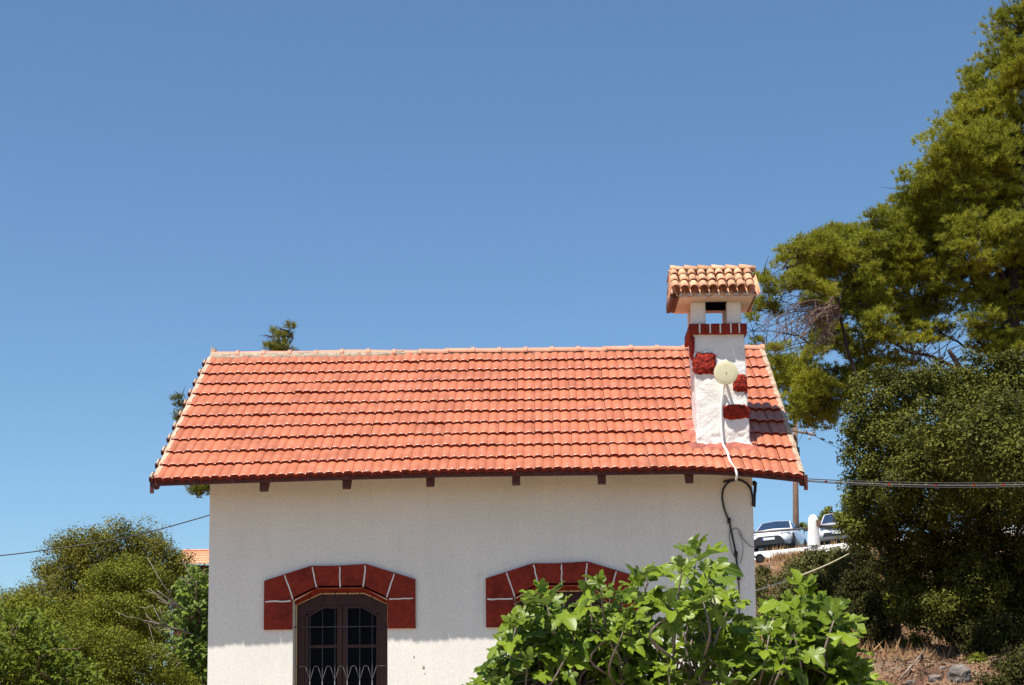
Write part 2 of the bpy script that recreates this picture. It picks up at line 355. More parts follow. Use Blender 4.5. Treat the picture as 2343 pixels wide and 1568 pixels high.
# windows
def make_window(c):
    win = empty('window', (c, 20.4, 0)); win.parent = house
    win.matrix_parent_inverse = Matrix.Translation(-house.location)
    P = lambda x, z: (c+x, z)
    # painted arch surround, voussoirs with white joints
    R = random.Random(int(c*100))
    outer = [(-.878, 1.318), (-.878, 1.883), (-.336, 2.052), (-.03, 2.050), (.30, 2.066), (.870, 1.884), (.870, 1.318)]
    inner = [(-.549, 1.318), (-.549, 1.66), (-.265, 1.797), (.265, 1.797), (.549, 1.66), (.549, 1.318)]
    s = MB()
    y0, y1 = WY0-.035, WY0+.01
    cells = [[outer[0], (-.549, 1.318), (-.549, 1.66), outer[1]],
             [outer[1], (-.549, 1.66), (-.265, 1.797), outer[2]],
             [outer[2], (-.265, 1.797), (0, 1.797), outer[3]],
             [outer[3], (0, 1.797), (.265, 1.797), outer[4]],
             [outer[4], (.265, 1.797), (.549, 1.66), outer[5]],
             [outer[5], (.549, 1.66), (.549, 1.318), outer[6]]]
    for poly in cells:
        s.prism([P(*q) for q in poly], y0, y1)
    # painted reveal under the arch
    ins = [(-.549, 1.318), (-.549, 1.66), (-.265, 1.797), (.265, 1.797), (.549, 1.66), (.549, 1.318)]
    th = .012
    for a, d in ((1, 2), (2, 3), (3, 4)):
        (xa, za), (xb, zb) = ins[a], ins[d]
        k = .972
        va = [(c+xa, y0, za), (c+xb, y0, zb), (c+xb*k, WY0+.22, zb-.045), (c+xa*k, WY0+.22, za-.045)]
        vb = [(x, y, z+.02) for x, y, z in va]
        s.add(va+vb, [(0, 3, 2, 1), (4, 5, 6, 7), (0, 1, 5, 4), (1, 2, 6, 5), (2, 3, 7, 6), (3, 0, 4, 7)])
    o = s.build('arch_surround', M['red'], win)
    def bar(p, q, wd=.010, y=y0-.004):
        p = Vector((p[0], 0, p[1])); q = Vector((q[0], 0, q[1])); t = (q-p).normalized(); nn = Vector((-t.z, 0, t.x))*wd
        k = 5
        j = MB(); L, Rr = [], []
        for i in range(k+1):
            m_ = p.lerp(q, i/k)+nn*R.uniform(-.25, .25)
            L.append(m_-nn*.5*R.uniform(.8, 1.2)); Rr.append(m_+nn*.5*R.uniform(.8, 1.2))
        for i in range(k):
            poly = [(c+v.x, v.z) for v in (L[i], L[i+1], Rr[i+1], Rr[i])]
            j.prism(poly, y, y0+.002)
        j.build('joint', M['joint'], o)
    bar((-.862, 1.64), (-.57, 1.645), .017); bar((.57, 1.655), (.845, 1.66), .014)
    bar((-.545, 1.665), (-.64, 1.945), .015); bar((-.272, 1.80), (-.325, 2.035), .015)
    bar((0, 1.80), (-.004, 2.035), .015); bar((.268, 1.80), (.292, 2.045), .015); bar((.535, 1.675), (.628, 1.945), .015)
    # cream bead round the opening, deep in the reveal
    ye = WY0+.205
    bead = [(-.534, SILL), (-.534, 1.614), (-.258, 1.748), (.258, 1.748), (.534, 1.614), (.534, SILL)]
    t = MB()
    t.tube([(c+x, ye, z) for x, z in bead], .010, 4)
    t.build('bead', M['cream_line'], win)
    # wooden frame with two sashes
    fr = MB(); yf = WY0+.215; yf2 = yf+.05
    f1 = [(-.535, 1.612), (-.255, 1.746), (.255, 1.746), (.535, 1.612)]
    f2 = [(-.44, 1.50), (-.225, 1.615), (.225, 1.615), (.44, 1.50)]
    for a in range(3):
        fr.prism([P(*f2[a]), P(*f2[a+1]), P(*f1[a+1]), P(*f1[a])], yf, yf2)
    fr.prism([P(-.535, SILL), P(-.44, SILL), P(-.44, 1.50), P(-.535, 1.612)], yf, yf2)
    fr.prism([P(.44, SILL), P(.535, SILL), P(.535, 1.612), P(.44, 1.50)], yf, yf2)
    fr.build('frame', M['frame'], win)
    for sgn in (-1, 1):
        st = MB(); ya = yf+.012
        a, d = (.004, .415)
        X = lambda x: c+sgn*x
        def bx(xa, xb, za, zb, y_a, y_b): st.box((min(X(xa), X(xb)), y_a, za), (max(X(xa), X(xb)), y_b, zb))
        bx(.004, .062, SILL, 1.61, ya, ya+.045); bx(.395, .438, SILL, 1.50, ya, ya+.04)
        bx(.062, .395, 1.115, 1.150, ya+.004, ya+.04); bx(.062, .395, .40, .44, ya+.004, ya+.04); bx(.062, .395, SILL, SILL+.09, ya+.004, ya+.04)
        bx(.062, .225, 1.575, 1.612, ya+.002, ya+.04)
        q = [(X(.225), 1.575), (X(.395), 1.480), (X(.395), 1.520), (X(.225), 1.612)]
        if sgn < 0: q = [(x, z) for x, z in q[::-1]]
        st.prism(q, ya+.002, ya+.04)
        so_ = st.build('sash', M['frame'], win)
        g = MB(); poly = [(X(.06), SILL+.01), (X(.40), SILL+.01), (X(.40), 1.49), (X(.22), 1.60), (X(.06), 1.60)]
        if sgn < 0: poly = poly[::-1]
        g.prism(poly, ya+.022, ya+.028); g.build('pane', M['glass'], win)
    # iron grille set in the opening, pointed wire loops
    gr = MB(); yg = WY0+.10
    xsb = [-.36, -.216, -.072, .072, .216, .360]
    def top(x): ax = abs(x); return 1.76 if ax < CRW else 1.79-(ax-CRW)*.52
    for x in xsb: gr.tube([(c+x, yg, SILL), (c+x, yg, top(x))], .0055, 5)
    gr.tube([(c-HW, yg, 1.352), (c+HW, yg, 1.352)], .006, 5)
    zz0, zz1 = .895, .73
    for i, x in enumerate(xsb):
        gr.tube([(c+x-.072+.022, yg-.004, zz0), (c+x, yg-.004, zz1), (c+x+.072-.022, yg-.004, zz0)], .0042, 4)
        gr.tube([(c+x, yg-.005, SILL), (c+x, yg-.005, zz1)], .0075, 5)
        if i: gr.tube([(c+x-.072-.024, yg-.004, zz0+.001), (c+x-.072+.024, yg-.004, zz0+.001)], .0065, 4)
    gr.tube([(c-.52, yg-.004, zz0), (c-.36-.05, yg-.004, zz0)], .005, 4); gr.tube([(c+.41, yg-.004, zz0), (c+.54, yg-.004, zz0)], .005, 4)
    gr.build('grille', M['grille'], win, True)
    s2 = MB(); s2.box((c-HW-.06, WY0-.06, SILL-.05), (c+HW+.06, WY0+.3, SILL-.004)); s2.build('sill', M['whitewash'], win)
for (c,) in WIN: make_window(c)

# roof tiles
RT = random.Random(7)
NT, NR = 34, 11
TW = (EX1-EX0)/NT; TL = SL/NR
def prof(u):
    p = .5+.5*cos(2*pi*(2*u-.42)); p = p**.5
    return .019*p+(.005 if .03 < u < .42 else 0)+(.009 if u < .03 else 0)
def tile_slope(back=False):
    vs, fs, ms = [], [], []
    us = [0, .028, .036, .08, .14, .22, .30, .36, .40, .44, .47, .50, .56, .62, .72, .80, .86, .90, .94, .984]
    if back: us = [0, .2, .45, .7, .985]
    nu = len(us)
    for r in range(NR):
        lowest = r == NR-1
        for i in range(NT):
            dx = RT.gauss(0, .0010); dv = RT.gauss(0, .003); dh = RT.gauss(0, .0018); skew = RT.gauss(0, .0015); cant = RT.gauss(0, .0018)
            if RT.random() < .03: dv += RT.choice((-.014, .012)); dh += .003
            b0 = len(vs)
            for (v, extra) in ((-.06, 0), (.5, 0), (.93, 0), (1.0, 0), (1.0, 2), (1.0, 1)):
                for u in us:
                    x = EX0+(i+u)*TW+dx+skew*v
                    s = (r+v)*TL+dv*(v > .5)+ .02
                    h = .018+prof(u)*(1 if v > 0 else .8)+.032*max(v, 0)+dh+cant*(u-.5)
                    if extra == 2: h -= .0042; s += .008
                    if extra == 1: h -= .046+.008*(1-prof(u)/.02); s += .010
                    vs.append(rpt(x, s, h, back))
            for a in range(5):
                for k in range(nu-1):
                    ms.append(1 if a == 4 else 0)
                    q = (b0+a*nu+k, b0+(a+1)*nu+k, b0+(a+1)*nu+k+1, b0+a*nu+k+1)
                    fs.append(q[::-1] if back else q)
            # side edges
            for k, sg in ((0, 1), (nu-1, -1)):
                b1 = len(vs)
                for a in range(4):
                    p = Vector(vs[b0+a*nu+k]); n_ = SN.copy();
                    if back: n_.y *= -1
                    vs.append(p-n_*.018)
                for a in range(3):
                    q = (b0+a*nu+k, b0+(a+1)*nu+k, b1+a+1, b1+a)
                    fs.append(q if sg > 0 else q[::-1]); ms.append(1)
    return vs, fs, ms
b = MB()
for bk in (False, True):
    v_, f_, m_ = tile_slope(bk); b.add(v_, f_); b.m[-len(m_):] = m_
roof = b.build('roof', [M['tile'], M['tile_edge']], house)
# deck + soffit, fascia, rafters
def strip(b, s0, s1, h0, h1, x0, x1, n=24, back=False):
    for i in range(n):
        xa = x0+(x1-x0)*i/n; xb = x0+(x1-x0)*(i+1)/n
        vs = [rpt(x, s, h, back) for h in (h0, h1) for s in (s1, s0) for x in (xa, xb)]
        # 0 xa s1 h0,1 xb s1 h0,2 xa s0 h0,3 xb s0 h0,4.. h1
        b.add(vs, [(0, 2, 3, 1), (4, 5, 7, 6), (0, 1, 5, 4), (2, 6, 7, 3)]+([(0, 4, 6, 2)] if i == 0 else [])+([(1, 3, 7, 5)] if i == n-1 else []))
b = MB(); strip(b, .02, SL-.03, -.035, -.005, EX0+.02, EX1-.02); strip(b, .02, SL-.03, -.035, -.005, EX0+.02, EX1-.02, back=True)
b.build('soffit', M['soffit'], roof)
b = MB(); n = 30
for i in range(n):
    xa = EX0+(EX1-EX0)*i/n; xb = EX0+(EX1-EX0)*(i+1)/n
    za, zb = ZE+sag(xa), ZE+sag(xb)
    y0, y1 = YE-.005, YE+.03
    vs = [(xa, y0, za-.045), (xb, y0, zb-.045), (xb, y1, zb-.045), (xa, y1, za-.045), (xa, y0, za+.02), (xb, y0, zb+.02), (xb, y1, zb+.035), (xa, y1, za+.035)]
    fs = [(0, 3, 2, 1), (4, 5, 6, 7), (0, 1, 5, 4), (2, 3, 7, 6)]+([(3, 0, 4, 7)] if i == 0 else [])+([(1, 2, 6, 5)] if i == n-1 else [])
    b.add(vs, fs)
b.build('fascia', M['wood'], roof)
for x in (-3.137, -2.196, -1.246, -.273, .698, 1.687):
    b = MB(); zc = ZE+sag(x)-.04
    prof_ = [(19.56, zc-.085), (19.60, zc-.10), (20.12, zc+.30), (20.12, zc+.36), (19.56, zc+.0)]
    xa, xb = x-.045, x+.045; k = 5
    b.add([(xa, y, z) for y, z in prof_]+[(xb, y, z) for y, z in prof_], [(4, 3, 2, 1, 0), (5, 6, 7, 8, 9)]+[(i, (i+1) % k, (i+1) % k+k, i+k) for i in range(k)])
    b.build('rafter_tail', M['wood'], roof)
# ridge: rounded ridge tiles with raised collars
b = MB(); NRG = 21; RL = (EX1-EX0)/NRG
for i in range(NRG):
    xa = EX0+i*RL; xb = xa+RL+.03
    dz = RT.gauss(0, .003); tilt = RT.gauss(0, .003)
    def ring(x, r, z0):
        return [(x, YR+r*1.15*sin(a), ZR+.005+z0+r*cos(a)*.85) for a in np.linspace(-pi*.52, pi*.52, 11)]
    rings = [ring(xa, .070, dz+.012), ring(xb-.05, .078, dz+tilt), ring(xb-.05, .094, dz+tilt), ring(xb-.0, .094, dz+tilt), ring(xb, .075, dz+tilt)]
    if i < 7: rings = rings
    vs = [p for r_ in rings for p in r_]; fs = [(a*11+k, a*11+k+1, (a+1)*11+k+1, (a+1)*11+k) for a in range(4) for k in range(10)]
    b.add(vs, [f[::-1] for f in fs])
b.build('ridge', M['ridge'], roof)
# mortar under ridge tiles (ragged)
def rag(x, k=9, s=1): return noise.fractal(Vector((x*k, 1.7*s, 0)), 1, 2, 3)
b = MB(); n = 150
for bk in (False, True):
    base = len(b.v); vs = []; fs = []
    for i in range(n+1):
        x = EX0+(EX1-EX0)*i/n
        wide = .070+.08*(1-sst(-2.6, -1.2, x))+.03*rag(x)
        vs += [rpt(x, .03, .075, bk), rpt(x, wide*.75, .055+.008*rag(x, 20), bk), rpt(x, wide, .020, bk)]
    for i in range(n):
        for k in range(2):
            q = (i*3+k, i*3+k+1, (i+1)*3+k+1, (i+1)*3+k); fs.append(q[::-1] if bk else q)
    b.add(vs, fs)
b.build('ridge_mortar', M['mortar'], roof)
# verge mortar bands and stepped tile ends
for side, x0 in ((-1, EX0), (1, EX1)):
    b = MB(); n = 120
    vs = []; fs = []
    for i in range(n+1):
        s = SL*i/n*.985+.02; rr = rag(s, 8, 3+side)
        step = (s/TL) % 1
        hh = .045+.026*step
        wid = .036+.020*rr+(.0 if side < 0 else .0)
        vs += [rpt(x0+side*.020, s, -.03), rpt(x0+side*(.022+.006*rag(s, 15, 5)), s, hh-.01), rpt(x0-side*.006, s, hh+.006*rr), rpt(x0-side*wid, s, hh+.002), rpt(x0-side*(wid+.012), s, hh-.03)]
    for i in range(n):
        for k in range(4):
            q = (i*5+k, i*5+k+1, (i+1)*5+k+1, (i+1)*5+k); fs.append(q if side > 0 else q[::-1])
    b.add(vs, fs); b.build('verge_mortar', M['verge'], roof)
    b = MB(); b2 = MB()
    for r in range(NR if side < 0 else 0):
        for (s0, s1, o0, o1, hh, bb) in (((r+.45)*TL, (r+1.0)*TL, .02, .046, .040, b), ((r+.55)*TL, (r+.98)*TL, .044, .062, .046, b2), ((r+.92)*TL, (r+1.03)*TL, .046, .064, .056, b)):
            pts = [rpt(x0+side*o, s, h) for h in (hh-.05, hh) for s in (s1, s0) for o in (o0, o1)]
            bb.add(pts, [(0, 2, 3, 1), (4, 5, 7, 6), (0, 1, 5, 4), (2, 6, 7, 3), (0, 4, 6, 2), (1, 3, 7, 5)])
    if side < 0: b2.build('verge_tile_edge', M['verge'], roof)
    q = rpt(x0+side*.035, SL-.01, 0); b.box((q.x-.022, q.y-.01, q.z-.13), (q.x+.018, q.y+.03, q.z+.04))
    # barge board under the verge
    for bk in (False, True):
        pts = [rpt(x0+side*o, s, h, bk) for h in (-.10, -.01) for s in (SL-.01, .0) for o in (-.03, .018)]
        b.add(pts, [(0, 2, 3, 1), (4, 5, 7, 6), (0, 1, 5, 4), (2, 6, 7, 3), (0, 4, 6, 2), (1, 3, 7, 5)])
    b.build('verge_edge', M['wood'], roof)
b = MB(); b.tube([(EX0+.01, YR, ZR+.05), (EX0+.005, YR, ZR+.15)], [.03, .008], 6); b.tube([(EX0+.04, YR-.02, ZR+.03), (EX0+.045, YR-.02, ZR+.11)], [.035, .03], 6)
b.build('ridge_end', M['verge'], roof)
b = MB(); b.tube([(EX1+.03, YR, ZR-.2), (EX1+.03, YR, ZR+.12)], .010, 6); b.tube([(EX1+.03, YR, ZR+.08), (EX1+.03, YR, ZR+.13)], .014, 6)
b.build('ridge_rod', M['wood'], roof)

# chimney
chx0, chx1, chy0, chy1 = 1.832, 2.440, 20.35, 20.93
def rough_box(name, x0, x1, y0, y1, z0, z1, amp, mats, parent, step=.035, flare=None, k=6, bottom=True):
    vs, fs = [], []
    def face(o, du, dv, nu, nv):
        b0 = len(vs)
        for j in range(nv+1):
            for i in range(nu+1): vs.append(Vector(o)+Vector(du)*i/nu+Vector(dv)*j/nv)
        for j in range(nv):
            for i in range(nu):
                a = b0+j*(nu+1)+i; fs.append((a, a+1, a+nu+2, a+nu+1))
    nx = max(2, int((x1-x0)/step)); ny = max(2, int((y1-y0)/step)); nz = max(2, int((z1-z0)/step))
    X, Y_, Z = x1-x0, y1-y0, z1-z0
    face((x0, y0, z0), (X, 0, 0), (0, 0, Z), nx, nz); face((x1, y1, z0), (-X, 0, 0), (0, 0, Z), nx, nz)
    face((x1, y0, z0), (0, Y_, 0), (0, 0, Z), ny, nz); face((x0, y1, z0), (0, -Y_, 0), (0, 0, Z), ny, nz)
    face((x0, y0, z1), (X, 0, 0), (0, Y_, 0), nx, ny)
    if bottom: face((x0, y1, z0), (X, 0, 0), (0, -Y_, 0), nx, ny)
    c = Vector(((x0+x1)/2, (y0+y1)/2, 0)); out = []
    for v in vs:
        am = amp*(1+(2.2*max(0, 1-(v.z-3.42)/.30) if flare else 0))
        d = noise.noise_vector(v*k)*am+noise.noise_vector(v*k*3.3)*am*.6
        p = v+d
        if flare:
            f = flare(v); p.x = c.x+(p.x-c.x)*(1+f); p.y = c.y+(p.y-c.y)*(1+f); p.x += (4.8-v.z)*.026
        out.append(p)
    me = bpy.data.meshes.new(name); me.from_pydata([tuple(p) for p in out], [], fs)
    me.validate()
    o = link(name, me, parent, mats, True)
    import bmesh
    bm = bmesh.new(); bm.from_mesh(me); bmesh.ops.remove_doubles(bm, verts=bm.verts, dist=1e-4); bm.to_mesh(me); bm.free()
    return o
def chf(v): return .05*max(0, 1-(v.z-3.38)/.42)+.05*max(0, 1-(v.z-3.36)/.12)
chim = rough_box('chimney', chx0, chx1, chy0, chy1, 3.30, 4.80, .0085, M['plaster'], house, .022, chf)
col = rough_box('collar', chx0-.045, chx1+.03, chy0-.05, chy1+.05, 4.785, 4.905, .005, M['red'], chim, .03)
# collar joints on the front
for i, x in enumerate((1.905, 2.03, 2.15, 2.275, 2.375)):
    b = MB(); b.box((x-.004, chy0-.060, 4.79), (x+.013, chy0-.045, 4.902)); b.build('joint', M['joint'], chim)
# painted rubble stones, lumpy
def stone(name, c, r, seed, m, parent, p=2.6, rgh=0):
    vs, fs = [], []; nu, nv = (44, 28) if rgh else (22, 14)
    for j in range(nv+1):
        th = pi*j/nv
        for i in range(nu):
            ph = 2*pi*i/nu
            d = Vector((sin(th)*cos(ph), cos(th), sin(th)*sin(ph)))
            q = Vector([math.copysign(abs(t)**(2/p), t) for t in d])
            q = q*(1+.16*noise.fractal(q*2.2+Vector((seed, 0, 0)), 1, 2, 4)+rgh*noise.fractal(q*6+Vector((seed, 3, 0)), .8, 2, 4))
            vs.append((c[0]+q.x*r[0], c[1]+q.y*r[1], c[2]+q.z*r[2]))
    for j in range(nv):
        for i in range(nu):
            a = j*nu+i; b2 = j*nu+(i+1) % nu; fs.append((a, b2, b2+nu, a+nu))
    b = MB(); b.add(vs, fs); return b.build(name, m, parent, True)
def cp(px, py): p = at(px, py, chy0); return p
for (px, py, wx, wz, sd) in ((1612, 832, 26, 25, 1), (1693, 877, 16, 20, 2), (1684, 943, 30, 17, 3)):
    p = cp(px, py); o = stone('painted_stone', (p.x, chy0+.01, p.z), (wx/196, .045, wz/196), sd, M['red_stone'], chim, 3.4, .16)
stone('painted_stone', (chx0-.002, chy0+.12, 4.66), (.03, .14, .13), 5, M['red_stone'], chim, 3.2)
stone('painted_stone', (chx1-.002, chy0+.14, 4.12), (.03, .15, .11), 6, M['red_stone'], chim, 3.2)
# four posts that carry the cap
px0, px1 = 1.822, 2.412; pz0, pz1 = 4.90, 5.185
for (x0, x1) in ((px0, 1.990), (2.245, px1)):
    for (y0, y1) in ((chy0+.005, chy0+.13), (chy1-.13, chy1-.02)):
        rough_box('post', x0, x1, y0, y1, pz0, pz1+.01, .002, M['stucco'], chim, .04)
b = MB(); b.box((1.93, chy0+.03, 5.184), (2.32, chy1-.16, 5.189)); b.build('flue_mouth', M['soot'], chim)
cy0, cy1, cyr = 20.13, 20.95, 20.54
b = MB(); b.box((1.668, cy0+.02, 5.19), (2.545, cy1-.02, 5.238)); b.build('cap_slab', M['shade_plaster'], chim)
b = MB(); b.box((1.565, cy0+.05, 5.236), (2.575, cy1-.03, 5.252)); b.box((1.567, cy0+.07, 5.196), (1.612, cy1-.03, 5.237)); b.box((1.618, cy0+.07, 5.200), (1.664, cy1-.03, 5.2365))
b.box((2.548, cy0+.07, 5.198), (2.57, cy1-.03, 5.2372))
b.build('cap_board', M['board'], chim)
# barrel tiles of the cap
b = MB(); red = 1
ze, zr = 5.27, 5.615; ncol, nrow = 9, 3
pitch = .1105; xs0 = 1.622
def halfpipe(p0, p1, r0, r1, up, m=0, k=8, th=.008, cave=False):
    p0, p1 = Vector(p0), Vector(p1); t = (p1-p0).normalized(); sd = t.cross(up).normalized(); u = sd.cross(t).normalized()
    vs = []
    for p, r in ((p0, r0), (p1, r1)):
        for rr in (r, r-th):
            for a in np.linspace(0, pi, k+1):
                s_ = -1 if cave else 1
                vs.append(p+sd*cos(a)*rr+u*sin(a)*rr*s_)
    n = k+1; fs = []
    for i in range(k):
        fs += [(i, i+1, 2*n+i+1, 2*n+i), (n+i+1, n+i, 3*n+i, 3*n+i+1), (2*n+i, 2*n+i+1, 3*n+i+1, 3*n+i), (i+1, i, n+i, n+i+1)]
    fs += [(0, 2*n, 3*n, n), (n-1, 2*n-1, 4*n-1, 3*n-1)]
    b.add(vs, fs, m)
up = Vector((0, 0, 1))
for bk in (0, 1):
    yy = lambda y: 2*cyr-y if bk else y
    for c in range(ncol):
        x = xs0+c*pitch
        # concave gutter tiles between
        xg = x+pitch/2
        if c < ncol-1 or True:
            halfpipe((xg, yy(cyr), zr-.03), (xg, yy(cy0-.02), ze-.03), .055, .06, up, 0, 6, .008, True)
        for r in range(nrow):
            t0, t1 = r/nrow-.04, (r+1)/nrow+.035
            t0 = max(t0, 0)
            j = RT.gauss(0, .004); y0_, y1_ = cyr+(cy0-.03-cyr)*t0, cyr+(cy0-.03-cyr)*t1
            z0_, z1_ = zr+(ze-zr)*t0+.000, zr+(ze-zr)*t1+.018
            if c == ncol-1: r0_ = .05
            halfpipe((x+j*.5, yy(y0_), z0_), (x+j, yy(y1_+RT.gauss(0, .006)), z1_), .045, .056+RT.gauss(0, .0015), up, 0)
for c in range(6):
    x0_ = 1.588+c*.166
    halfpipe((x0_+.20, cyr, zr-.012+RT.gauss(0, .003)), (x0_, cyr, zr+.006), .062, .072, up, 0)
b.build('cap_tiles', M['cap_tile'], chim, True)
b = MB()
vs = [(1.578, cy0+.05, 5.253), (2.565, cy0+.05, 5.253), (2.565, cyr, 5.59), (1.578, cyr, 5.59), (2.565, cy1-.05, 5.253), (1.578, cy1-.05, 5.253)]
b.add(vs, [(0, 1, 2, 3), (3, 2, 4, 5), (0, 3, 5), (1, 4, 2), (0, 5, 4, 1)]); b.build('cap_bedding', M['cap_tile'], chim)
for o in [chim]+list(chim.children):
    for v in o.data.vertices: v.co = Vector((v.co.x*.9843, v.co.y-.32, v.co.z*.9843))
chx0 *= .9843; chx1 *= .9843; chy0 -= .32; chy1 -= .32
# sealant apron round the chimney foot
b = MB(); nx, ny = 60, 46; vs = []; fs = []
sx0, sx1 = 1.70, 2.66; s_a, s_b = SL*(1-.40), SL*(1-.085)
for j in range(ny+1):
    for i in range(nx+1):
        x = sx0+(sx1-sx0)*i/nx; s = s_a+(s_b-s_a)*j/ny
        p = rpt(x, s)
        ddx = max(chx0-.02-x, 0, x-chx1-.02); ddy = max(0, chy0-.02-p.y)
        d = sqrt(ddx**2+(ddy*1.05)**2)
        h = .060-d*.24+.022*noise.fractal(Vector((x*7, s*7, 1)), 1, 2, 4)
        vs.append(rpt(x, s, max(h, .005)))
for j in range(ny):
    for i in range(nx):
        a = j*(nx+1)+i; fs.append((a, a+nx+1, a+nx+2, a+1))
b.add(vs, fs); b.build('chimney_apron', M['apron'], chim, True)

for px, py, r_ in ((969, 1527, .014), (947, 1503, .008), (972, 1541, .005)):
    q = at(px, py, WY0); stone('plaster_chip', (q.x, q.y, q.z), (r_, .006, r_*1.5), px, M['mortar'], house)
# ------------------------------------------------------------------ antenna disc, cables
dc = at(1661, 853, chy0-.19)
dish = empty('antenna_dish', dc, 'small round cream antenna dish on the chimney front', 'antenna')
b = MB(); k = 40; rings = []
for rr, yy in ((0, -.010), (.05, -.009), (.10, -.006), (.135, 0), (.139, .004), (.139, .012), (.133, .014), (.0, .02)):
    rings.append([(dc.x+rr*cos(2*pi*i/k), dc.y+yy, dc.z+rr*sin(2*pi*i/k)) for i in range(k)])
vs = [p for r_ in rings for p in r_]; fs = [(a*k+i, a*k+(i+1) % k, (a+1)*k+(i+1) % k, (a+1)*k+i) for a in range(len(rings)-1) for i in range(k)]
b.add(vs, [f for f in fs]); b.build('reflector', M['cream'], dish)
b = MB(); b.tube([(dc.x, dc.y+.015, dc.z), (dc.x, chy0+.02, dc.z-.01)], .018, 8); b.box((dc.x-.03, dc.y+.012, dc.z-.05), (dc.x+.03, dc.y+.03, dc.z+.05)); b.build('bracket', M['iron'], dish)
b = MB(); b.tube([(dc.x, dc.y-.018, dc.z), (dc.x, dc.y-.006, dc.z)], .006, 8); b.build('bolt', M['iron'], dish)
def onroof(px, py, h):
    lo, hi = YE, YR
    for _ in range(30):
        m_ = (lo+hi)/2; p = at(px, py, m_); q = rpt(p.x, SL*(YR-m_)/(YR-YE), h)
        if p.z > q.z: lo = m_
        else: hi = m_
    return at(px, py, (lo+hi)/2)
pts = [at(1661, 876, chy0-.12), at(1656, 890, chy0-.035), at(1651, 915, chy0-.035), at(1650, 960, chy0-.04), at(1652, 1000, chy0-.07), onroof(1655, 1018, .12), onroof(1665, 1037, .10), onroof(1669, 1052, .075), onroof(1678, 1068, .075), at(1684, 1078, YE-.05), at(1686, 1089, YE-.06), at(1684, 1099, YE-.03)]
b = MB(); b.tube(spline(pts, 6), .0135, 8)
tag(b.build('conduit', M['white_pvc'], None, True), 'white conduit running down the chimney and over the roof tiles', 'conduit')
yw = WY0-.02
def wl(*p): return [at(x, y, yw) for x, y in p]
b = MB()
b.tube(spline(wl((1655, 1103), (1672, 1099), (1690, 1098), (1706, 1105), (1717, 1118), (1722, 1138), (1722, 1158))), .013, 7)
b.tube(spline(wl((1686, 1098), (1667, 1104), (1655, 1120), (1653, 1142), (1659, 1170), (1668, 1192), (1674, 1220), (1681, 1252), (1686, 1285), (1689, 1325))), [.011]*73, 7)
tag(b.build('cable_loop', M['black'], None, True), 'thick black cable looped under the eave at the right wall corner', 'cable')
b = MB(); b.tube(spline(wl((1666, 1185), (1676, 1225), (1683, 1270), (1690, 1330), (1691, 1375), (1692, 1440), (1693, 1500), (1694, 1568))), .0075, 6)
for x, y in ((1668, 1192), (1684, 1268), (1690, 1322)): p = at(x, y, yw); b.box((p.x-.018, p.y-.02, p.z-.03), (p.x+.018, p.y+.02, p.z+.03))
tag(b.build('drop_cable', M['black'], None, True), 'black cable clipped straight down the right end of the wall', 'cable')
b = MB(); b.tube(spline(wl((1675, 1213), (1683, 1208), (1692, 1214), (1700, 1232), (1712, 1246), (1724, 1252))), .004, 5)
b.tube(spline(wl((1671, 1210), (1669, 1230), (1674, 1258), (1681, 1275))), .0035, 5); b.tube(spline(wl((1688, 1215), (1697, 1235), (1700, 1262), (1694, 1290))), .003, 5)
tag(b.build('loose_cable', M['black'], None, True), 'thin loose black wires curling off the wall cable', 'wire')
b = MB(); b.tube(spline([at(1723, 1104, 20.15), at(1728, 1110, 20.13), at(1727, 1130, 20.13), at(1726, 1160, 20.13)]), [.03]*8+[.02]*8+[.016]*9, 7)
tag(b.build('corner_bracket', M['car_black'], None, True), 'black cable bracket hugging the wall corner under the roof', 'bracket')
p = at(1738, 1277, 20.3); o = empty('wall_fitting', p, 'small round grey fitting sticking out of the right wall corner', 'fitting')
b = MB(); k = 24
for (r0, y0_) in ((1, 1),): b.tube([(p.x, p.y-.02, p.z), (p.x, p.y+.02, p.z)], .048, 24)
b.build('disc', M['iron'], o, True); b = MB(); b.tube([(p.x+.055*cos(a), p.y, p.z+.055*sin(a)) for a in np.linspace(-2.6, .3, 14)], .006, 5); b.build('rim', M['car_black'], o, True)
b = MB(); b.tube([(p.x-.04, p.y, p.z+.01), (WX1-.01, p.y, p.z+.03)], .012, 6); b.build('arm', M['iron'], o)
p = at(1731, 1246, 20.4); b = MB(); b.box((WX1, p.y-.06, p.z-.05), (WX1+.045, p.y+.06, p.z+.05)); b.box((WX1+.045, p.y-.05, p.z-.04), (WX1+.052, p.y+.05, p.z+.04))
tag(b.build('junction_box', M['iron']), 'grey junction box on the right wall corner just above the round fitting', 'box')
def sagline(a, c, n=24, s=.1):
    a, c = Vector(a), Vector(c); return [a.lerp(c, i/n)-Vector((0, 0, s*4*(i/n)*(1-i/n))) for i in range(n+1)]
for i, (ya, yb, lab) in enumerate(((1095, 1101, 'top'), (1098, 1104, 'middle'), (1100, 1107, 'lowest'))):
    b = MB(); pts = sagline(at(1830, ya, 19.75+.1*i), at(2480, yb, 18.2+.05*i), 30, .035+.012*i); pts += [pts[-1].lerp(pts[-1]*2-pts[0], t_) for t_ in (1, 3, 6)]
    b.tube(pts, .0052, 6)
    b.build('overhead_cable', M['iron'] if i == 1 else M['black'], None, True)
    tag(bpy.data.objects[b'overhead_cable'.decode()+('' if i == 0 else '.%03d' % i)], '%s cable of the bundle leaving the right roof corner' % lab, 'cable', 'cables of the bundle from the roof corner')
    if i == 1:
        e = bpy.data.objects['overhead_cable.001']
        for x in (1895, 2030, 2150, 2235, 2300): bb = MB(); q_ = min(pts, key=lambda v: abs(v.x-at(x, 1100, v.y).x)); bb.box(q_-Vector((.014, .012, .011)), q_+Vector((.010, .010, .009))); bb.build('clip', M['red_stone'], e)
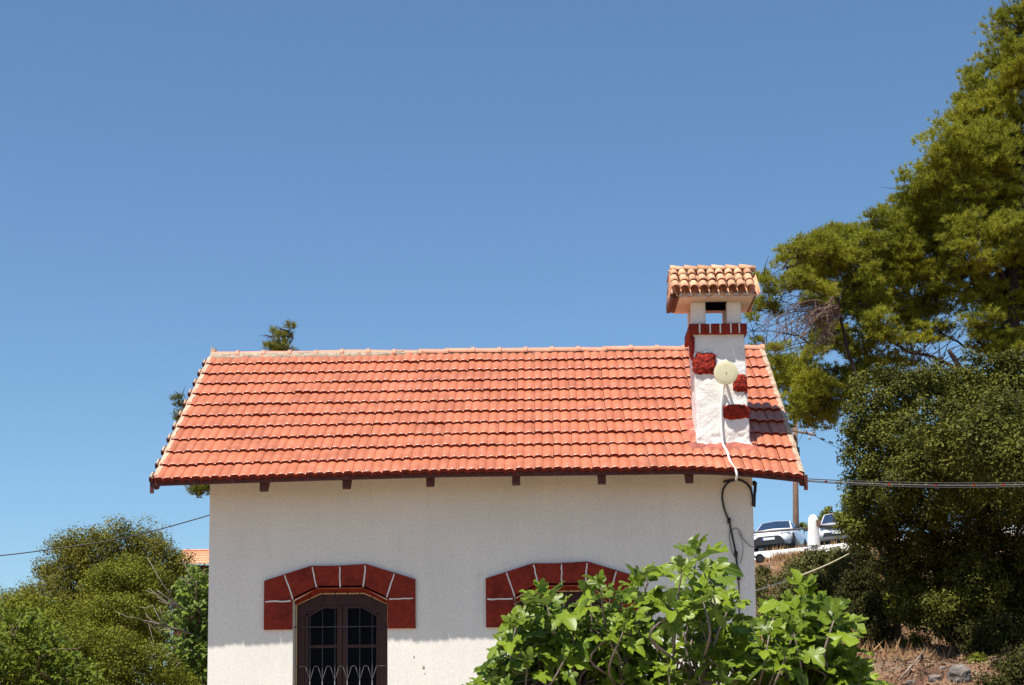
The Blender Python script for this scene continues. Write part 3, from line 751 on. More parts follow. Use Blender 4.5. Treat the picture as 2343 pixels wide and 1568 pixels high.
b = MB(); b.tube(spline([at(-120, 1280, 26), at(0, 1271.5, 26), at(110, 1258, 26), at(289, 1230, 26), at(479, 1179, 26), at(560, 1150, 26)]), .0085, 6)
tag(b.build('overhead_wire', M['black'], None, True), 'single dark wire crossing in front of the left oak', 'wire')
b = MB(); b.tube(sagline(at(1722, 1353, 21.2), at(1945, 1266, 34), 16, .05), .012, 6)
tag(b.build('cream_cable', M['cream_cable'], None, True), 'cream cable rising from the house towards the dark tree', 'cable')

# ------------------------------------------------------------------ embankment top: kerb wall, bollard, rails, pole, cars
b = MB(); n = 50
for i in range(n):
    xa = -1.2+24*i/n; xb = -1.2+24*(i+1)/n
    za, zb = roadz(xa), roadz(xb); ja, jb = .03*rag(xa, 2), .03*rag(xb, 2)
    vs = [(xa, 75-.12+ja, za-.5), (xb, 75-.12+jb, zb-.5), (xb, 75.5, zb-.5), (xa, 75.5, za-.5), (xa, 75+ja, za-.08+ja*.5), (xb, 75+jb, zb-.08+jb*.5), (xb, 75.45, zb-.06), (xa, 75.45, za-.06)]
    b.add(vs, [(4, 5, 6, 7), (0, 1, 5, 4), (2, 3, 7, 6)]+([(3, 0, 4, 7)] if i == 0 else [])+([(1, 2, 6, 5)] if i == n-1 else []))
tag(b.build('kerb_wall', M['whitewash'], None), 'low whitewashed kerb wall along the road edge above the bank', 'kerb wall')
bp_ = at(1862, 1243, 75.2); bl = empty('bollard', (bp_.x, 75.2, bp_.z-.1), 'white rounded concrete bollard between the two parked cars', 'bollard')
b = MB(); ks = 20; zs = [(0, .27), (.3, .265), (.8, .235), (1.05, .225), (1.2, .20), (1.30, .14), (1.35, .06), (1.36, .005)]
vs = [(bp_.x+r*cos(2*pi*i/ks), 75.2+r*sin(2*pi*i/ks), bp_.z-.12+z) for z, r in zs for i in range(ks)]
b.add(vs, [(a*ks+i, a*ks+(i+1) % ks, (a+1)*ks+(i+1) % ks, (a+1)*ks+i) for a in range(len(zs)-1) for i in range(ks)]); b.build('body', M['whitewash'], bl, True)
b = MB(); b.box((bp_.x+.10, 74.98, bp_.z+.72), (bp_.x+.30, 75.3, bp_.z+.98)); b.build('socket', M['pole'], bl)
b = MB(); b.tube([at(1700, 1221, 75.2), at(1852, 1209, 75.2)], .045, 8); o = b.build('rail', M['iron'], None, True); tag(o, 'horizontal grey metal rail in front of the white car at left', 'railing', 'rails of the road railing')
b = MB(); b.tube([at(1872, 1204, 75.2), at(1975, 1199, 75.2)], .045, 8); o = b.build('rail', M['iron'], None, True); tag(o, 'horizontal grey metal rail right of the bollard before the half hidden car', 'railing', 'rails of the road railing')

def lerp3(a, b_, t): return Vector(a).lerp(Vector(b_), t)
def make_car(loc, rz, roll, label, var):
    car = empty('car', (0, 0, 0), label, 'car', 'white cars parked on the road above')
    body = MB()
    # stations along y (front = -y): y, half width, z low, z shoulder, z top, crown
    st = [(-2.12, .60, .34, .52, .60), (-2.06, .74, .26, .60, .70), (-1.9, .84, .22, .66, .79), (-1.6, .89, .20, .74, .86), (-1.2, .90, .20, .84, .93), (-.85, .90, .20, .90, 1.00), (0, .90, .20, .95, 1.0), (1.2, .90, .22, .98, 1.04), (1.8, .87, .28, .98, 1.06), (2.05, .80, .36, .90, .98), (2.12, .7, .45, .8, .88)]
    if var: st = [(y, w_, a, s+.05, t+.07) for y, w_, a, s, t in st]
    ring = []
    for y, w_, zl, zs_, zt in st:
        R_ = [(-w_*.80, zl), (-w_*.97, zl+.07), (-w_, (zl+zs_)/2), (-w_*.985, zs_-.03), (-w_*.93, zs_+.03), (-w_*.72, zt-.02), (-w_*.35, zt+.01), (0, zt+.018)]
        R_ = R_+[(-x, z) for x, z in R_[-2::-1]]
        ring.append([(x, y, z) for x, z in R_])
    k = len(ring[0]); vs = [p for r_ in ring for p in r_]
    fs = [(a*k+i, (a+1)*k+i, (a+1)*k+i+1, a*k+i+1) for a in range(len(st)-1) for i in range(k-1)]
    fs += [tuple((a*k+k-1, (a+1)*k+k-1, (a+1)*k, a*k)) for a in range(len(st)-1)]
    fs += [tuple(range(k)), tuple(range((len(st)-1)*k+k-1, (len(st)-1)*k-1, -1))]
    body.add(vs, [f[::-1] for f in fs])
    # cabin
    zb, zt = .97, 1.43+(.1 if var else 0)
    cab = [[(-.78, -.95, zb), (-.60, -.28, zt-.03), (-.56, .3, zt), (-.56, .9, zt-.03), (-.72, 1.75, zb+.06)],
           [(.78, -.95, zb), (.60, -.28, zt-.03), (.56, .3, zt), (.56, .9, zt-.03), (.72, 1.75, zb+.06)]]
    mid = [(0, -1.08, zb+.02), (0, -.36, zt+.01), (0, .3, zt+.04), (0, .9, zt+.01), (0, 1.83, zb+.08)]
    Lb = [(-.82, -.95, zb-.03), (-.80, -.2, zb), (-.80, .3, zb), (-.80, .9, zb+.02), (-.76, 1.75, zb+.04)]
    vs = cab[0]+mid+cab[1]+Lb+[(-x, y, z) for x, y, z in Lb]
    fs = []
    for i in range(4):
        fs += [(i, i+1, 5+i+1, 5+i), (5+i, 5+i+1, 10+i+1, 10+i), (15+i, 15+i+1, i+1, i), (10+i, 10+i+1, 20+i+1, 20+i)]
    body.add(vs, [f[::-1] for f in fs])
    bo = body.build('body', M['car_paint'], car, True)
    # glass
    def panel(bm_, a, b_, c, d, off, m=0):
        a, b_, c, d = map(Vector, (a, b_, c, d)); n_ = (b_-a).cross(d-a).normalized(); o_ = n_*off
        q = [v+o_ for v in (a, b_, c, d)]+[v-n_*.005 for v in (a, b_, c, d)]
        bm_.add(q, [(0, 1, 2, 3), (7, 6, 5, 4), (0, 4, 5, 1), (1, 5, 6, 2), (2, 6, 7, 3), (3, 7, 4, 0)], m)
    g = MB()
    def inset(A, B, C, D, u0, u1, v0, v1):
        f = lambda u, v: lerp3(lerp3(A, B, u), lerp3(D, C, u), v)
        return f(u0, v0), f(u1, v0), f(u1, v1), f(u0, v1)
    Lf, Lt, Mf, Mt, Rf, Rt = cab[0][0], cab[0][1], mid[0], mid[1], cab[1][0], cab[1][1]
    panel(g, *inset(Lf, Mf, Mt, Lt, .07, 1, .10, .94), .012); panel(g, *inset(Mf, Rf, Rt, Mt, 0, .93, .10, .94), .012)
    g.build('windscreen', M['car_glass'], car)
    for sg in (0, 1):
        g = MB(); c_ = cab[sg]; L_ = Lb if sg == 0 else [(-x, y, z) for x, y, z in Lb]
        for i, (u0, u1) in ((0, (.35, .97)), (1, (.03, .97)), (2, (.05, .97)), (3, (.03, .5))):
            q = inset(L_[i], L_[i+1], c_[i+1], c_[i], u0, u1, .10, .88)
            if sg == 0: q = (q[1], q[0], q[3], q[2])
            panel(g, *q, .010)
        g.build('side_window', M['car_glass'], car)
    # front end
    yfr = -2.13
    g = MB()
    if not var:
        poly = [(-.66, .36), (-.58, .25), (.58, .25), (.66, .36), (.50, .56), (.40, .60), (-.40, .60), (-.50, .56)]
        g.prism(poly, yfr-.03, yfr+.3); g.prism([(-.80, .20), (.80, .20), (.74, .27), (-.74, .27)], yfr-.01, yfr+.3)
    else:
        g.prism([(-.62, .34), (.62, .34), (.55, .50), (-.55, .50)], yfr-.03, yfr+.3)
        g.prism([(-.72, .76), (-.30, .64), (.30, .64), (.72, .76), (.70, .84), (-.70, .84)], yfr-.02, yfr+.3)
    g.build('grille', M['car_black'], car)
    g = MB(); g.box((-.26, yfr-.05, .43), (.26, yfr-.035, .54)); pl = g.build('number_plate', M['plate'], car)
    g = MB(); g.box((-.258, yfr-.054, .432), (-.215, yfr-.0502, .538)); g.build('plate_band', M['plate_blue'], pl)
    for sg in (-1, 1):
        g = MB(); dz = .08 if var else 0
        q = [(sg*.50, -2.11, .66+dz), (sg*.80, -1.93, .68+dz), (sg*.86, -1.72, .76+dz), (sg*.52, -2.04, .715+dz)]
        if sg < 0: q = [q[1], q[0], q[3], q[2]]
        panel(g, *q, .022); g.build('headlight', M['lamp'], car)
        g = MB(); g.box((sg*.98-.09, -.72, 1.0), (sg*.98+.09, -.60, 1.13)); g.box((min(sg*.80, sg*.92), -.70, 1.0), (max(sg*.80, sg*.92), -.64, 1.04)); g.build('mirror', M['car_black'] if not var else M['car_paint'], car)
        for y in (-1.30, 1.32):
            wv = empty('wheel', (sg*.83, y, .32)); wv.parent = car
            g = MB(); kk = 24; prof_ = [(-.11, .22), (-.11, .31), (-.07, .33), (.07, .33), (.11, .31), (.11, .22)]
            vs = [(sg*.83+x, y+r*cos(2*pi*i/kk), .33+r*sin(2*pi*i/kk)) for x, r in prof_ for i in range(kk)]
            g.add(vs, [(a*kk+i, a*kk+(i+1) % kk, (a+1)*kk+(i+1) % kk, (a+1)*kk+i) for a in range(5) for i in range(kk)])
            t_ = g.build('tyre', M['rubber'], wv, True)
            g = MB(); g.tube([(sg*.83-.02, y, .33), (sg*.83+.02, y, .33)], .21, 20)
            for a in range(5):
                an = 2*pi*a/5; g.tube([(sg*.945, y, .33), (sg*.93, y+.2*cos(an), .33+.2*sin(an))], .025, 4)
            g.build('rim', M['rim'], wv)
            # dark wheel arch
        for y in (-1.30, 1.32):
            g = MB(); g.tube([(sg*.70, y, .36), (sg*.906, y, .36)], .40, 24); g.build('wheel_arch', M['car_black'], car)
    car.location = loc; car.rotation_euler = (0, roll, rz); car.scale = (1.1, 1.1, 1.1)
    return car
bpy.context.view_layer.update()
c1 = at(1800, 1262, 79); make_car((c1.x, 81.3, roads(c1.x, 81)-.05), radians(-19), radians(-3.0), 'white parked car with a wide black lower grille beside the bollard', 0)
c2 = at(1946, 1250, 79); make_car((c2.x, 81.3, roads(c2.x, 81)-.05), radians(-13), radians(-3.0), 'white parked car half hidden behind the dark tree', 1)
# utility pole
pp = at(1821, 1195, 88); pt = at(1819, 934, 88); pole = empty('utility_pole', (pp.x, 88, pp.z-3), 'wooden utility pole with two crossarms behind the roof corner', 'utility pole')
b = MB(); b.tube([(pp.x+.05, 88, pp.z-3), (pp.x, 88, pp.z), pt], [.18, .16, .12], 10); b.build('shaft', M['pole'], pole, True)
b = MB(); a = at(1794, 942, 87.8); c = at(1864, 944, 87.8); b.box((a.x, 87.72, a.z-.05), (c.x, 87.86, a.z+.04)); b.build('crossarm', M['pole'], pole)
b = MB(); a = at(1812, 985, 87.8); c = at(1866, 996, 87.0); b.tube([a, c], .06, 6); b.build('crossarm', M['pole'], pole)
for x, y in ((1845, 985), (1856, 993), (1852, 1003), (1862, 988)):
    b = MB(); q = at(x, y, 87.2); b.tube([q-Vector((0, 0, .09)), q, q+Vector((0, 0, .10))], [.03, .07, .035], 7); b.build('insulator', M['lamp'], pole)
b = MB(); q = at(1824, 1034, 87.75); b.tube([q-Vector((0, 0, .22)), q+Vector((0, 0, .22))], .13, 8); b.build('fuse_box', M['car_black'], pole)
b = MB(); b.tube(sagline(at(1862, 996, 87), at(2060, 1075, 80), 10, .2), .012, 4)
for x, y in ((1882, 1017-6), (1900, 1024-6)): pass
b.tube([at(1878, 1003.5, 86.4), at(1886, 1006.5, 86.2)], .05, 5); b.tube([at(1897, 1011, 85.6), at(1905, 1014, 85.4)], .05, 5)
tag(b.build('power_line', M['black']), 'thin power line leaving the utility pole with two dark sleeves', 'wire')

# ------------------------------------------------------------------ far house at left
fh = empty('far_house', (at(500, 1300, 80).x, 80, -1.6), 'far house with an orange tiled roof and dark wooden front behind the trees', 'house')
a0 = at(418, 1263, 83); a1 = at(600, 1259, 83); e0 = at(418, 1291, 80.2)
b = MB(); per = .108; nx = int((a1.x-a0.x)/per*6); rows = 5; vs = []; fs = []
for r in range(rows):
    for v in (0, 1, 1.001):
        for i in range(nx+1):
            x = a0.x+i*per/6; t = (r+min(v, 1))/rows
            y = 83+(80.2-83)*t; z = a0.z+(e0.z-a0.z)*t+(.05*v if v <= 1 else -.02)+.03*abs(sin(pi*i/6))
            vs.append((x, y, z))
W_ = nx+1
for r in range(rows*3-1):
    if r % 3 == 2: continue
    for i in range(nx): fs.append((r*W_+i, (r+1)*W_+i, (r+1)*W_+i+1, r*W_+i+1))
b.add(vs, [f for f in fs]); b.build('roof', M['cap_tile'], fh)
b = MB()
for i in range(14): b.tube([(a0.x+i*.36, 83, a0.z+.04), (a0.x+i*.36+.37, 83, a0.z+.05)], [.07, .085], 6)
b.build('ridge', M['ridge'], fh)
b = MB(); b.box((a0.x+.1, 80.6, -1.6), (a1.x, 86, e0.z-.02)); b.build('wall', M['wood'], fh)
for x in (440, 452, 466):
    q = at(x, 1300, 80.3); b = MB(); b.box((q.x-.05, 80.3, -1.6), (q.x+.05, 80.4, e0.z-.03)); b.build('post', M['board'], fh)

# ------------------------------------------------------------------ vegetation
def rnd(seed): return np.random.default_rng(seed)
def unit(v): return v/np.maximum(np.linalg.norm(v, axis=1, keepdims=True), 1e-6)
def sph(r, n): return unit(r.normal(size=(n, 3)))
def leaves(r, P, N, size, asp=.55, jit=.3, fold=0):
    """diamond leaves at P with normals N"""
    n = len(P); t = unit(np.cross(N, sph(r, n))); bt = np.cross(N, t)
    L = size*(1+jit*r.normal(size=(n, 1)).clip(-2, 2)); Wd = L*asp
    q = np.stack([P-t*L*.5, P+bt*Wd*.5-t*L*.05+N*L*fold, P+t*L*.5, P-bt*Wd*.5-t*L*.05+N*L*fold], 1)
    return q.reshape(-1, 3)
def clumps(r, lobes, rc, cover=1.5, inner=.35, squash=.8):
    """clump centres spread over and through the lobes; lobes = [(centre, (rx,ry,rz))]"""
    C, O = [], []
    for c, R_ in lobes:
        c = np.array(c); R_ = np.array(R_); rm = R_.mean()
        n = int(4*(rm/rc)**2*cover)
        d = sph(r, n); rad = r.uniform(.70, 1.0, (n, 1)); k = int(n*inner); rad[:k] = r.uniform(.25, .72, (k, 1))
        C.append(c+d*R_*rad); O.append(unit(d/R_))
    return np.concatenate(C), np.concatenate(O)
def foliage(name, seed, lobes, rc, per, leaf, material, parent, cover=1.5, inner=.35, asp=.55, upb=.5, keep=None):
    r = rnd(seed); C, O = clumps(r, lobes, rc, cover, inner)
    n = len(C); d = sph(r, n*per); rad = rc*r.uniform(.30, 1.0, (n*per, 1))**.7*np.repeat(r.uniform(.7, 1.25, (n, 1)), per, 0)
    P = np.repeat(C, per, 0)+d*rad*np.array([1, 1, .8])
    N = unit(d*.7+np.repeat(O, per, 0)*.3+np.array([0, 0, upb])+r.normal(size=(n*per, 3))*.55)
    if keep is not None:
        k = keep(P); P, N = P[k], N[k]
    return npmesh(name, leaves(r, P, N, leaf, asp), 4, material, parent)
def limbs(name, seed, base, top, targets, r0, material, parent, twigs=0, rc=.3, k=7, wob=.12):
    R = random.Random(seed); b = MB()
    base, top = Vector(base), Vector(top); n = 10; path = []
    for i in range(n+1):
        t = i/n; p = base.lerp(top, t)+Vector((R.gauss(0, wob), R.gauss(0, wob), 0))*(t*(1.2-t)); path.append(p)
    b.tube(path, [r0*(1-.72*i/n) for i in range(n+1)], 9)
    nodes = [(p, r0*(1-.72*i/n), (p-path[0]).length) for i, p in enumerate(path) if i > 1]
    ax = top-base
    def axd(T_): t = max(0, min(1, (T_-base).dot(ax)/ax.length_squared)); return (T_-base-ax*t).length
    for T_ in sorted([Vector(t_) for t_ in targets], key=axd):
        s, ra, pl_ = min(nodes, key=lambda q: (q[0]-T_).length+.28*q[2]+max(0, q[0].z-T_.z)*.8)
        L = (T_-s).length; pts = []; ra = min(ra*.72, .02+.016*L+ra*.35)
        for i in range(8):
            t = i/7; pts.append(s.lerp(T_, t)+Vector((R.gauss(0, .05), R.gauss(0, .05), R.gauss(0, .05)-.06))*L*(t*(1-t)*3))
        b.tube(pts, [ra*(1-.6*i/7)+.004 for i in range(8)], 6)
        for i in (3, 5, 7): nodes.append((pts[i], ra*(1-.6*i/7)+.004, pl_+L*i/7))
        for _ in range(twigs):
            i = R.randint(3, 7); s2 = pts[i]; d = Vector((R.gauss(0, 1), R.gauss(0, 1), R.gauss(.25, .6))).normalized()*rc*R.uniform(.6, 1.7)
            m_ = s2+d*.5+Vector((R.gauss(0, .05), R.gauss(0, .05), R.gauss(0, .05)))*rc
            b.tube([s2, m_, s2+d], [.012*(1+ra*4), .009, .004], 4)
    return b.build(name, material, parent, True)
def lobe(px, py, Y, rp, ry=None, sq=1.0, hz=1.0):
    """lobe seen at px,py with a radius of rp photo pixels"""
    p = at(px, py, Y); r_ = rp*Y/F; return (tuple(p), (r_*hz, r_ if ry is None else ry, r_*sq))
def tree(name, label, cat, seed, lobes, base, r0, leafkw, bark, group=None, twigs=3):
    t = empty(name, base, label, cat, group)
    foliage('crown', seed, lobes, parent=t, **leafkw)
    top = max(lobes, key=lambda l_: l_[0][2])[0]
    limbs('trunk', seed+1, base, (top[0]*.7+base[0]*.3, top[1]*.7+base[1]*.3, top[2]-.3), [l_[0] for l_ in lobes], r0, bark, t, twigs)
    return t
# --- left: big evergreen oak, dome
lob = [lobe(60, 1370, 54, 46), lobe(15, 1392, 54.3, 44), lobe(405, 1292, 54, 30), lobe(412, 1345, 54, 34), lobe(150, 1262, 54.3, 42), lobe(265, 1262, 54, 78), lobe(330, 1262, 54, 66), lobe(188, 1268, 54, 68), lobe(375, 1300, 54, 52, sq=.9), lobe(400, 1330, 54.5, 38), lobe(135, 1330, 54.5, 45, sq=1.1), lobe(120, 1300, 55, 36), lobe(150, 1390, 54, 70),
       lobe(300, 1350, 53.5, 90), lobe(210, 1360, 53.5, 80), lobe(70, 1395, 55, 45), lobe(370, 1390, 54, 50), lobe(300, 1450, 54, 90), lobe(180, 1470, 54, 90), lobe(60, 1470, 55, 70)]
tree('oak_tree', 'broad dark evergreen oak whose dome rises highest left of the house', 'tree', 11, lob, at(270, 1790, 54)[:], .38, dict(rc=.40, per=130, leaf=.068, material=M['oak'], cover=2.9), M['bark'])
# --- lighter oak lobes in front
lob = [lobe(285, 1318, 47, 62, sq=.85), lobe(235, 1335, 46.5, 45), lobe(340, 1350, 47, 50), lobe(215, 1400, 45, 52), lobe(295, 1420, 45, 60), lobe(360, 1440, 45.5, 50)]
tree('oak_tree', 'lighter olive green oak standing in front of the dome shaped oak', 'tree', 21, lob, at(290, 1830, 46.5)[:], .22, dict(rc=.32, per=120, leaf=.060, material=M['oak2'], cover=2.9), M['bark'])
lob = [lobe(60, 1395, 41, 55, sq=.85), lobe(20, 1420, 41, 60), lobe(140, 1420, 41, 55), lobe(200, 1470, 40, 60), lobe(280, 1500, 40, 65), lobe(110, 1500, 40, 75), lobe(350, 1530, 40.5, 60), lobe(200, 1560, 40, 75), lobe(30, 1520, 40, 80), lobe(290, 1590, 40, 70), lobe(400, 1560, 41, 50), lobe(90, 1600, 40, 90)]
tree('oak_tree', 'low spreading green oak filling the bottom left below the taller oaks', 'tree', 31, lob, at(170, 1860, 40.5)[:], .26, dict(rc=.29, per=120, leaf=.052, material=M['oak2'], cover=2.9), M['bark'])

# --- palmate leaves
FIGOUT = [(0, .02), (.10, -.06), (.25, -.03), (.37, .08), (.37, .18), (.24, .28), (.43, .37), (.52, .53), (.46, .66), (.31, .63), (.18, .52), (.23, .70), (.17, .88), (.0, 1.0)]
def palmate(r, P, D, N, size, seedcurve=.25, outline=None, width=1.0):
    """P base, D direction of the blade, N normal; returns verts, faces, uv"""
    out = outline or FIGOUT
    pts = out+[(-x, y) for x, y in out[-2:0:-1]]
    c2 = np.array([(0, .38)]+pts); k = len(pts)
    n = len(P); D = unit(D); N = unit(N-D*np.sum(D*N, 1, keepdims=True)); S = np.cross(D, N)
    x = c2[:, 0][None]*width; y = c2[:, 1][None]
    cur = seedcurve*r.uniform(.2, 3.0, (n, 1)); fo = r.uniform(-.1, .9, (n, 1)); wv = r.uniform(-.10, .10, (n, k+1)); wv[:, 0] = 0
    z = -cur*(y-.2)**2*1.2+fo*np.abs(x)*.7-.35*x*x+wv
    size = np.asarray(size).reshape(-1, 1)
    V = P[:, None, :]+(S[:, None, :]*x[..., None]+D[:, None, :]*y[..., None]+N[:, None, :]*z[..., None])*size[..., None]
    f = np.array([(0, i+1, (i+1) % k+1) for i in range(k)])
    Fa = (f[None]+(np.arange(n)*(k+1))[:, None, None]).reshape(-1, 3)
    uv = np.tile(c2*np.array([1, 1])+np.array([0, 0]), (n, 1))
    return V.reshape(-1, 3), Fa, uv
def whorls(name, seed, tips, parent, material, per=9, size=.2, pet=.09, outline=None, width=1.0, up=.55):
    """leaf whorls at tips: (pos, dir, scale)"""
    r = rnd(seed); P, D, N, S, B = [], [], [], [], []
    for (p, d, s) in tips:
        p = np.array(p); d = np.array(d)/np.linalg.norm(d)
        k = max(3, int(r.normal(per, 1.8)*min(1.2, .7+.3*s)))
        ph0 = r.uniform(0, 6.28); e1 = np.cross(d, [.3, 1, .2]); e1 /= np.linalg.norm(e1); e2 = np.cross(d, e1)
        for i in range(k):
            a = ph0+i*2.4; f = i/k
            el = (.15+1.05*f) if True else 0          # upper leaves point up, lower spread and droop
            rad = e1*cos(a)+e2*sin(a)
            dr = d*cos(el*1.35)+rad*sin(el*1.35)+r.normal(size=3)*.13
            dr[2] -= .28*f
            base = p-d*(f*.20*s)
            b0 = base+dr/np.linalg.norm(dr)*pet*s*(.5+.7*f)
            nn = d*.6-rad*.1+r.normal(size=3)*.5+np.array([-.25, -.6, .5]); nn[2] += up
            dd = dr+np.array([0, 0, -.35*f])+r.normal(size=3)*.1
            P.append(b0); D.append(dd); N.append(nn); S.append(size*s*r.uniform(.62, 1.15)*(.55+.55*min(1, f*2.2))); B.append((base, b0))
    V, Fa, uv = palmate(r, np.array(P), np.array(D), np.array(N), np.array(S), outline=outline, width=width)
    return npmesh(name, V, 0, material, parent, True, uv, Fa), B
# --- fig tree in front of the house
RF = random.Random(5)
YF = 15.3
figbase = at(1560, 1960, YF); figbase.z = -1.6
fig = empty('fig_tree', figbase, 'large leafed fig tree in front of the right window and wall corner', 'tree')
tipsp = [(1592, 1250, 1.2), (1612, 1300, 1.0), (1560, 1290, .9), (1482, 1312, 1.2), (1455, 1330, 1.0), (1352, 1345, 1.05), (1375, 1330, .9), (1245, 1352, 1.0), (1220, 1372, .9), (1290, 1372, 1.0), (1420, 1360, .9), (1400, 1395, 1.0),
         (1180, 1422, 1.0), (1205, 1400, .9), (1240, 1410, .9), (1140, 1492, 1.0), (1165, 1465, .9), (1115, 1555, 1.0), (1150, 1540, .9), (1195, 1475, 1.0), (1250, 1460, 1.0), (1310, 1430, 1.0), (1345, 1420, .9), (1440, 1410, .9),
         (1470, 1430, 1.0), (1300, 1480, .9), (1590, 1370, 1.0), (1640, 1365, .9), (1670, 1372, 1.0), (1660, 1405, .9), (1620, 1430, .9), (1500, 1460, 1.0), (1570, 1470, .9), (1430, 1480, 1.0), (1370, 1490, 1.0), (1530, 1510, 1.0), (1460, 1530, 1.0), (1390, 1550, 1.0), (1210, 1545, .8), (1560, 1560, .9), (1480, 1580, 1.0),
         (1690, 1440, .9), (1650, 1470, .8), (1760, 1440, 1.0),
         (1845, 1348, 1.2), (1800, 1372, 1.0), (1880, 1375, 1.1), (1770, 1400, 1.0), (1740, 1425, 1.0), (1850, 1410, 1.1), (1910, 1400, 1.1), (1815, 1430, 1.0), (1880, 1450, 1.0), (1930, 1445, 1.0), (1780, 1480, 1.0), (1840, 1490, 1.0), (1905, 1490, 1.0), (1945, 1490, .9), (1970, 1530, 1.0), (1990, 1550, .9), (1930, 1540, 1.0), (1870, 1540, 1.0), (1800, 1540, 1.0), (1985, 1580, 1.0), (1900, 1580, 1.0), (1830, 1590, 1.0), (1760, 1570, .8), (1700, 1500, .7),
         (1650, 1580, .7), (1130, 1590, 1.0), (1280, 1590, .9), (1350, 1600, 1.0), (1340, 1462, .8), (1270, 1440, .8)]
tips = []
for (x, y, s) in tipsp:
    Y = YF+RF.uniform(-.55, .75)
    tips.append((at(x, y+14, Y), Vector((RF.gauss(0, .28)+(x-1540)/1500, RF.gauss(-.10, .22), 1)).normalized(), s*.92))
    for _ in range(2):   # leaves lower on the same shoot
        y2 = y+RF.uniform(45, 110)
        tips.append((at(x+RF.gauss(0, 22), y2+14, Y+RF.uniform(-.3, .5)), Vector((RF.gauss(0, .6), RF.gauss(-.15, .4), .8)).normalized(), s*.78))
fo, petioles = whorls('crown', 51, tips, fig, M['fig'], per=9, size=.25, pet=.09)
b = MB()
for a, c in petioles: b.tube([Vector(a), Vector(c)], .0032, 3, cap=False)
b.build('petioles', M['fig'], fig)
b = MB(); hubs = []
for hx, hy in ((1240, 1560), (1330, 1600), (1430, 1610), (1540, 1600), (1620, 1610), (1740, 1620), (1830, 1620), (1900, 1620)):
    hp = at(hx, hy, YF+RF.uniform(-.2, .3)); hubs.append(hp)
    mid = figbase.lerp(hp, .5)+Vector((RF.gauss(0, .1), RF.gauss(0, .1), -.1))
    b.tube(spline([figbase, mid, hp], 5), [.07-.0035*i for i in range(11)], 7)
for (p, d, s) in tips:
    h = min(hubs, key=lambda q: abs(q.x-p.x)+.2*RF.random())
    L = (p-h).length
    q1 = h.lerp(p, .35)+Vector((RF.gauss(0, .05), RF.gauss(0, .06), -.04*L)); q2 = p-d*min(.35, L*.4)
    P_ = spline([h, q1, q2, p], 4); n_ = len(P_)
    b.tube(P_, [.017*(1-.62*i/(n_-1))*(.8+.3*min(L, 1)) for i in range(n_)], 5)
# bare arching shoot by the window
b.tube(spline([at(1640, 1600, YF), at(1680, 1560, YF-.1), at(1725, 1545, YF-.1), at(1770, 1500, YF)]), [.012]*25, 5)
b.tube(spline([at(1150, 1530, YF), at(1190, 1500, YF-.1), at(1230, 1475, YF-.1), at(1265, 1478, YF)]), [.010]*25, 5)
b.build('trunk', M['figbark'], fig, True)
# --- far fig by the left wall
YG = 43
fbase = Vector((at(450, 1500, YG).x, YG, -1.6)); fig2 = empty('fig_tree', fbase, 'sparse fig tree with pale bare branches against the left wall edge', 'tree')
R2 = random.Random(9); tips = []; b = MB()
for i in range(420):
    x = 478-abs(R2.gauss(0, 58)); y = R2.uniform(1296, 1600)
    if x < 478-60-(y-1296)*.42: continue
    if y < 1320 and x < 430: continue
    p = at(x, y, YG+R2.uniform(-1, 1.2)); d = Vector((-.5+R2.gauss(0, .4), -.3+R2.gauss(0, .3), .8))
    tips.append((p, d, R2.uniform(.7, 1.1)))
for i in range(60):   # behind the house edge
    tips.append((at(R2.uniform(470, 600), R2.uniform(1310, 1600), YG+R2.uniform(-1, 1)), Vector((0, -.3, 1)), 1))
whorls('crown', 61, tips, fig2, M['fig_far'], per=5, size=.21, pet=.07)
for (x0, y0, x1, y1, x2, y2, rr) in ((520, 1480, 420, 1445, 330, 1420, .035), (520, 1450, 430, 1400, 360, 1352, .03), (520, 1500, 420, 1490, 335, 1515, .028), (520, 1540, 440, 1500, 370, 1560, .028), (500, 1440, 440, 1370, 425, 1320, .022), (520, 1480, 455, 1400, 450, 1330, .02),
        (430, 1448, 380, 1430, 350, 1385, .018), (400, 1440, 360, 1440, 318, 1415, .016), (430, 1490, 385, 1510, 350, 1500, .016), (540, 1600, 440, 1560, 390, 1600, .024), (470, 1440, 410, 1395, 385, 1350, .02)):
    pts = spline([at(x0, y0, YG), at(x1, y1, YG-.6), at(x2, y2, YG-1.2)], 6)
    b.tube(pts, [rr*(1-.055*i)+.004 for i in range(len(pts))], 5)
    for _ in range(3):
        i = R2.randint(2, len(pts)-1); q = pts[i]; dd = Vector((-.5+R2.gauss(0, .3), -.2, R2.gauss(.35, .45)))*R2.uniform(.4, 1.1)
        b.tube([q, q+dd*.5+Vector((0, 0, -.05)), q+dd], [.014, .011, .006], 4)
b.tube([fbase, at(530, 1500, YG), at(515, 1430, YG)], [.12, .08, .05], 7)
b.build('trunk', M['palebark'], fig2, True)
# --- plane tree bottom left
YP = 27
pb = Vector((at(-60, 1700, YP).x, YP, -1.6)); pl = empty('plane_tree', pb, 'bright green plane tree with pointed leaves in the bottom left corner', 'tree')
PLOUT = [(0, .0), (.12, -.02), (.40, .0), (.30, .14), (.18, .22), (.50, .42), (.34, .46), (.14, .42), (.12, .62), (.10, .8), (.0, 1.0)]
R3 = random.Random(13); tips = []
for i in range(620):
    x = R3.uniform(-90, 240); y = R3.uniform(1385, 1660)
    lim = 1385+max(0, (x-90))*1.15+max(0, (40-x))*.25+R3.gauss(0, 10)
    if y < lim: continue
    tips.append((at(x, y, YP+R3.uniform(-.8, 1.2)), Vector((R3.gauss(.1, .5), R3.gauss(-.2, .3), .7)), R3.uniform(.7, 1.15)))
whorls('crown', 71, tips, pl, M['plane'], per=6, size=.165, pet=.08, outline=PLOUT, up=.4)
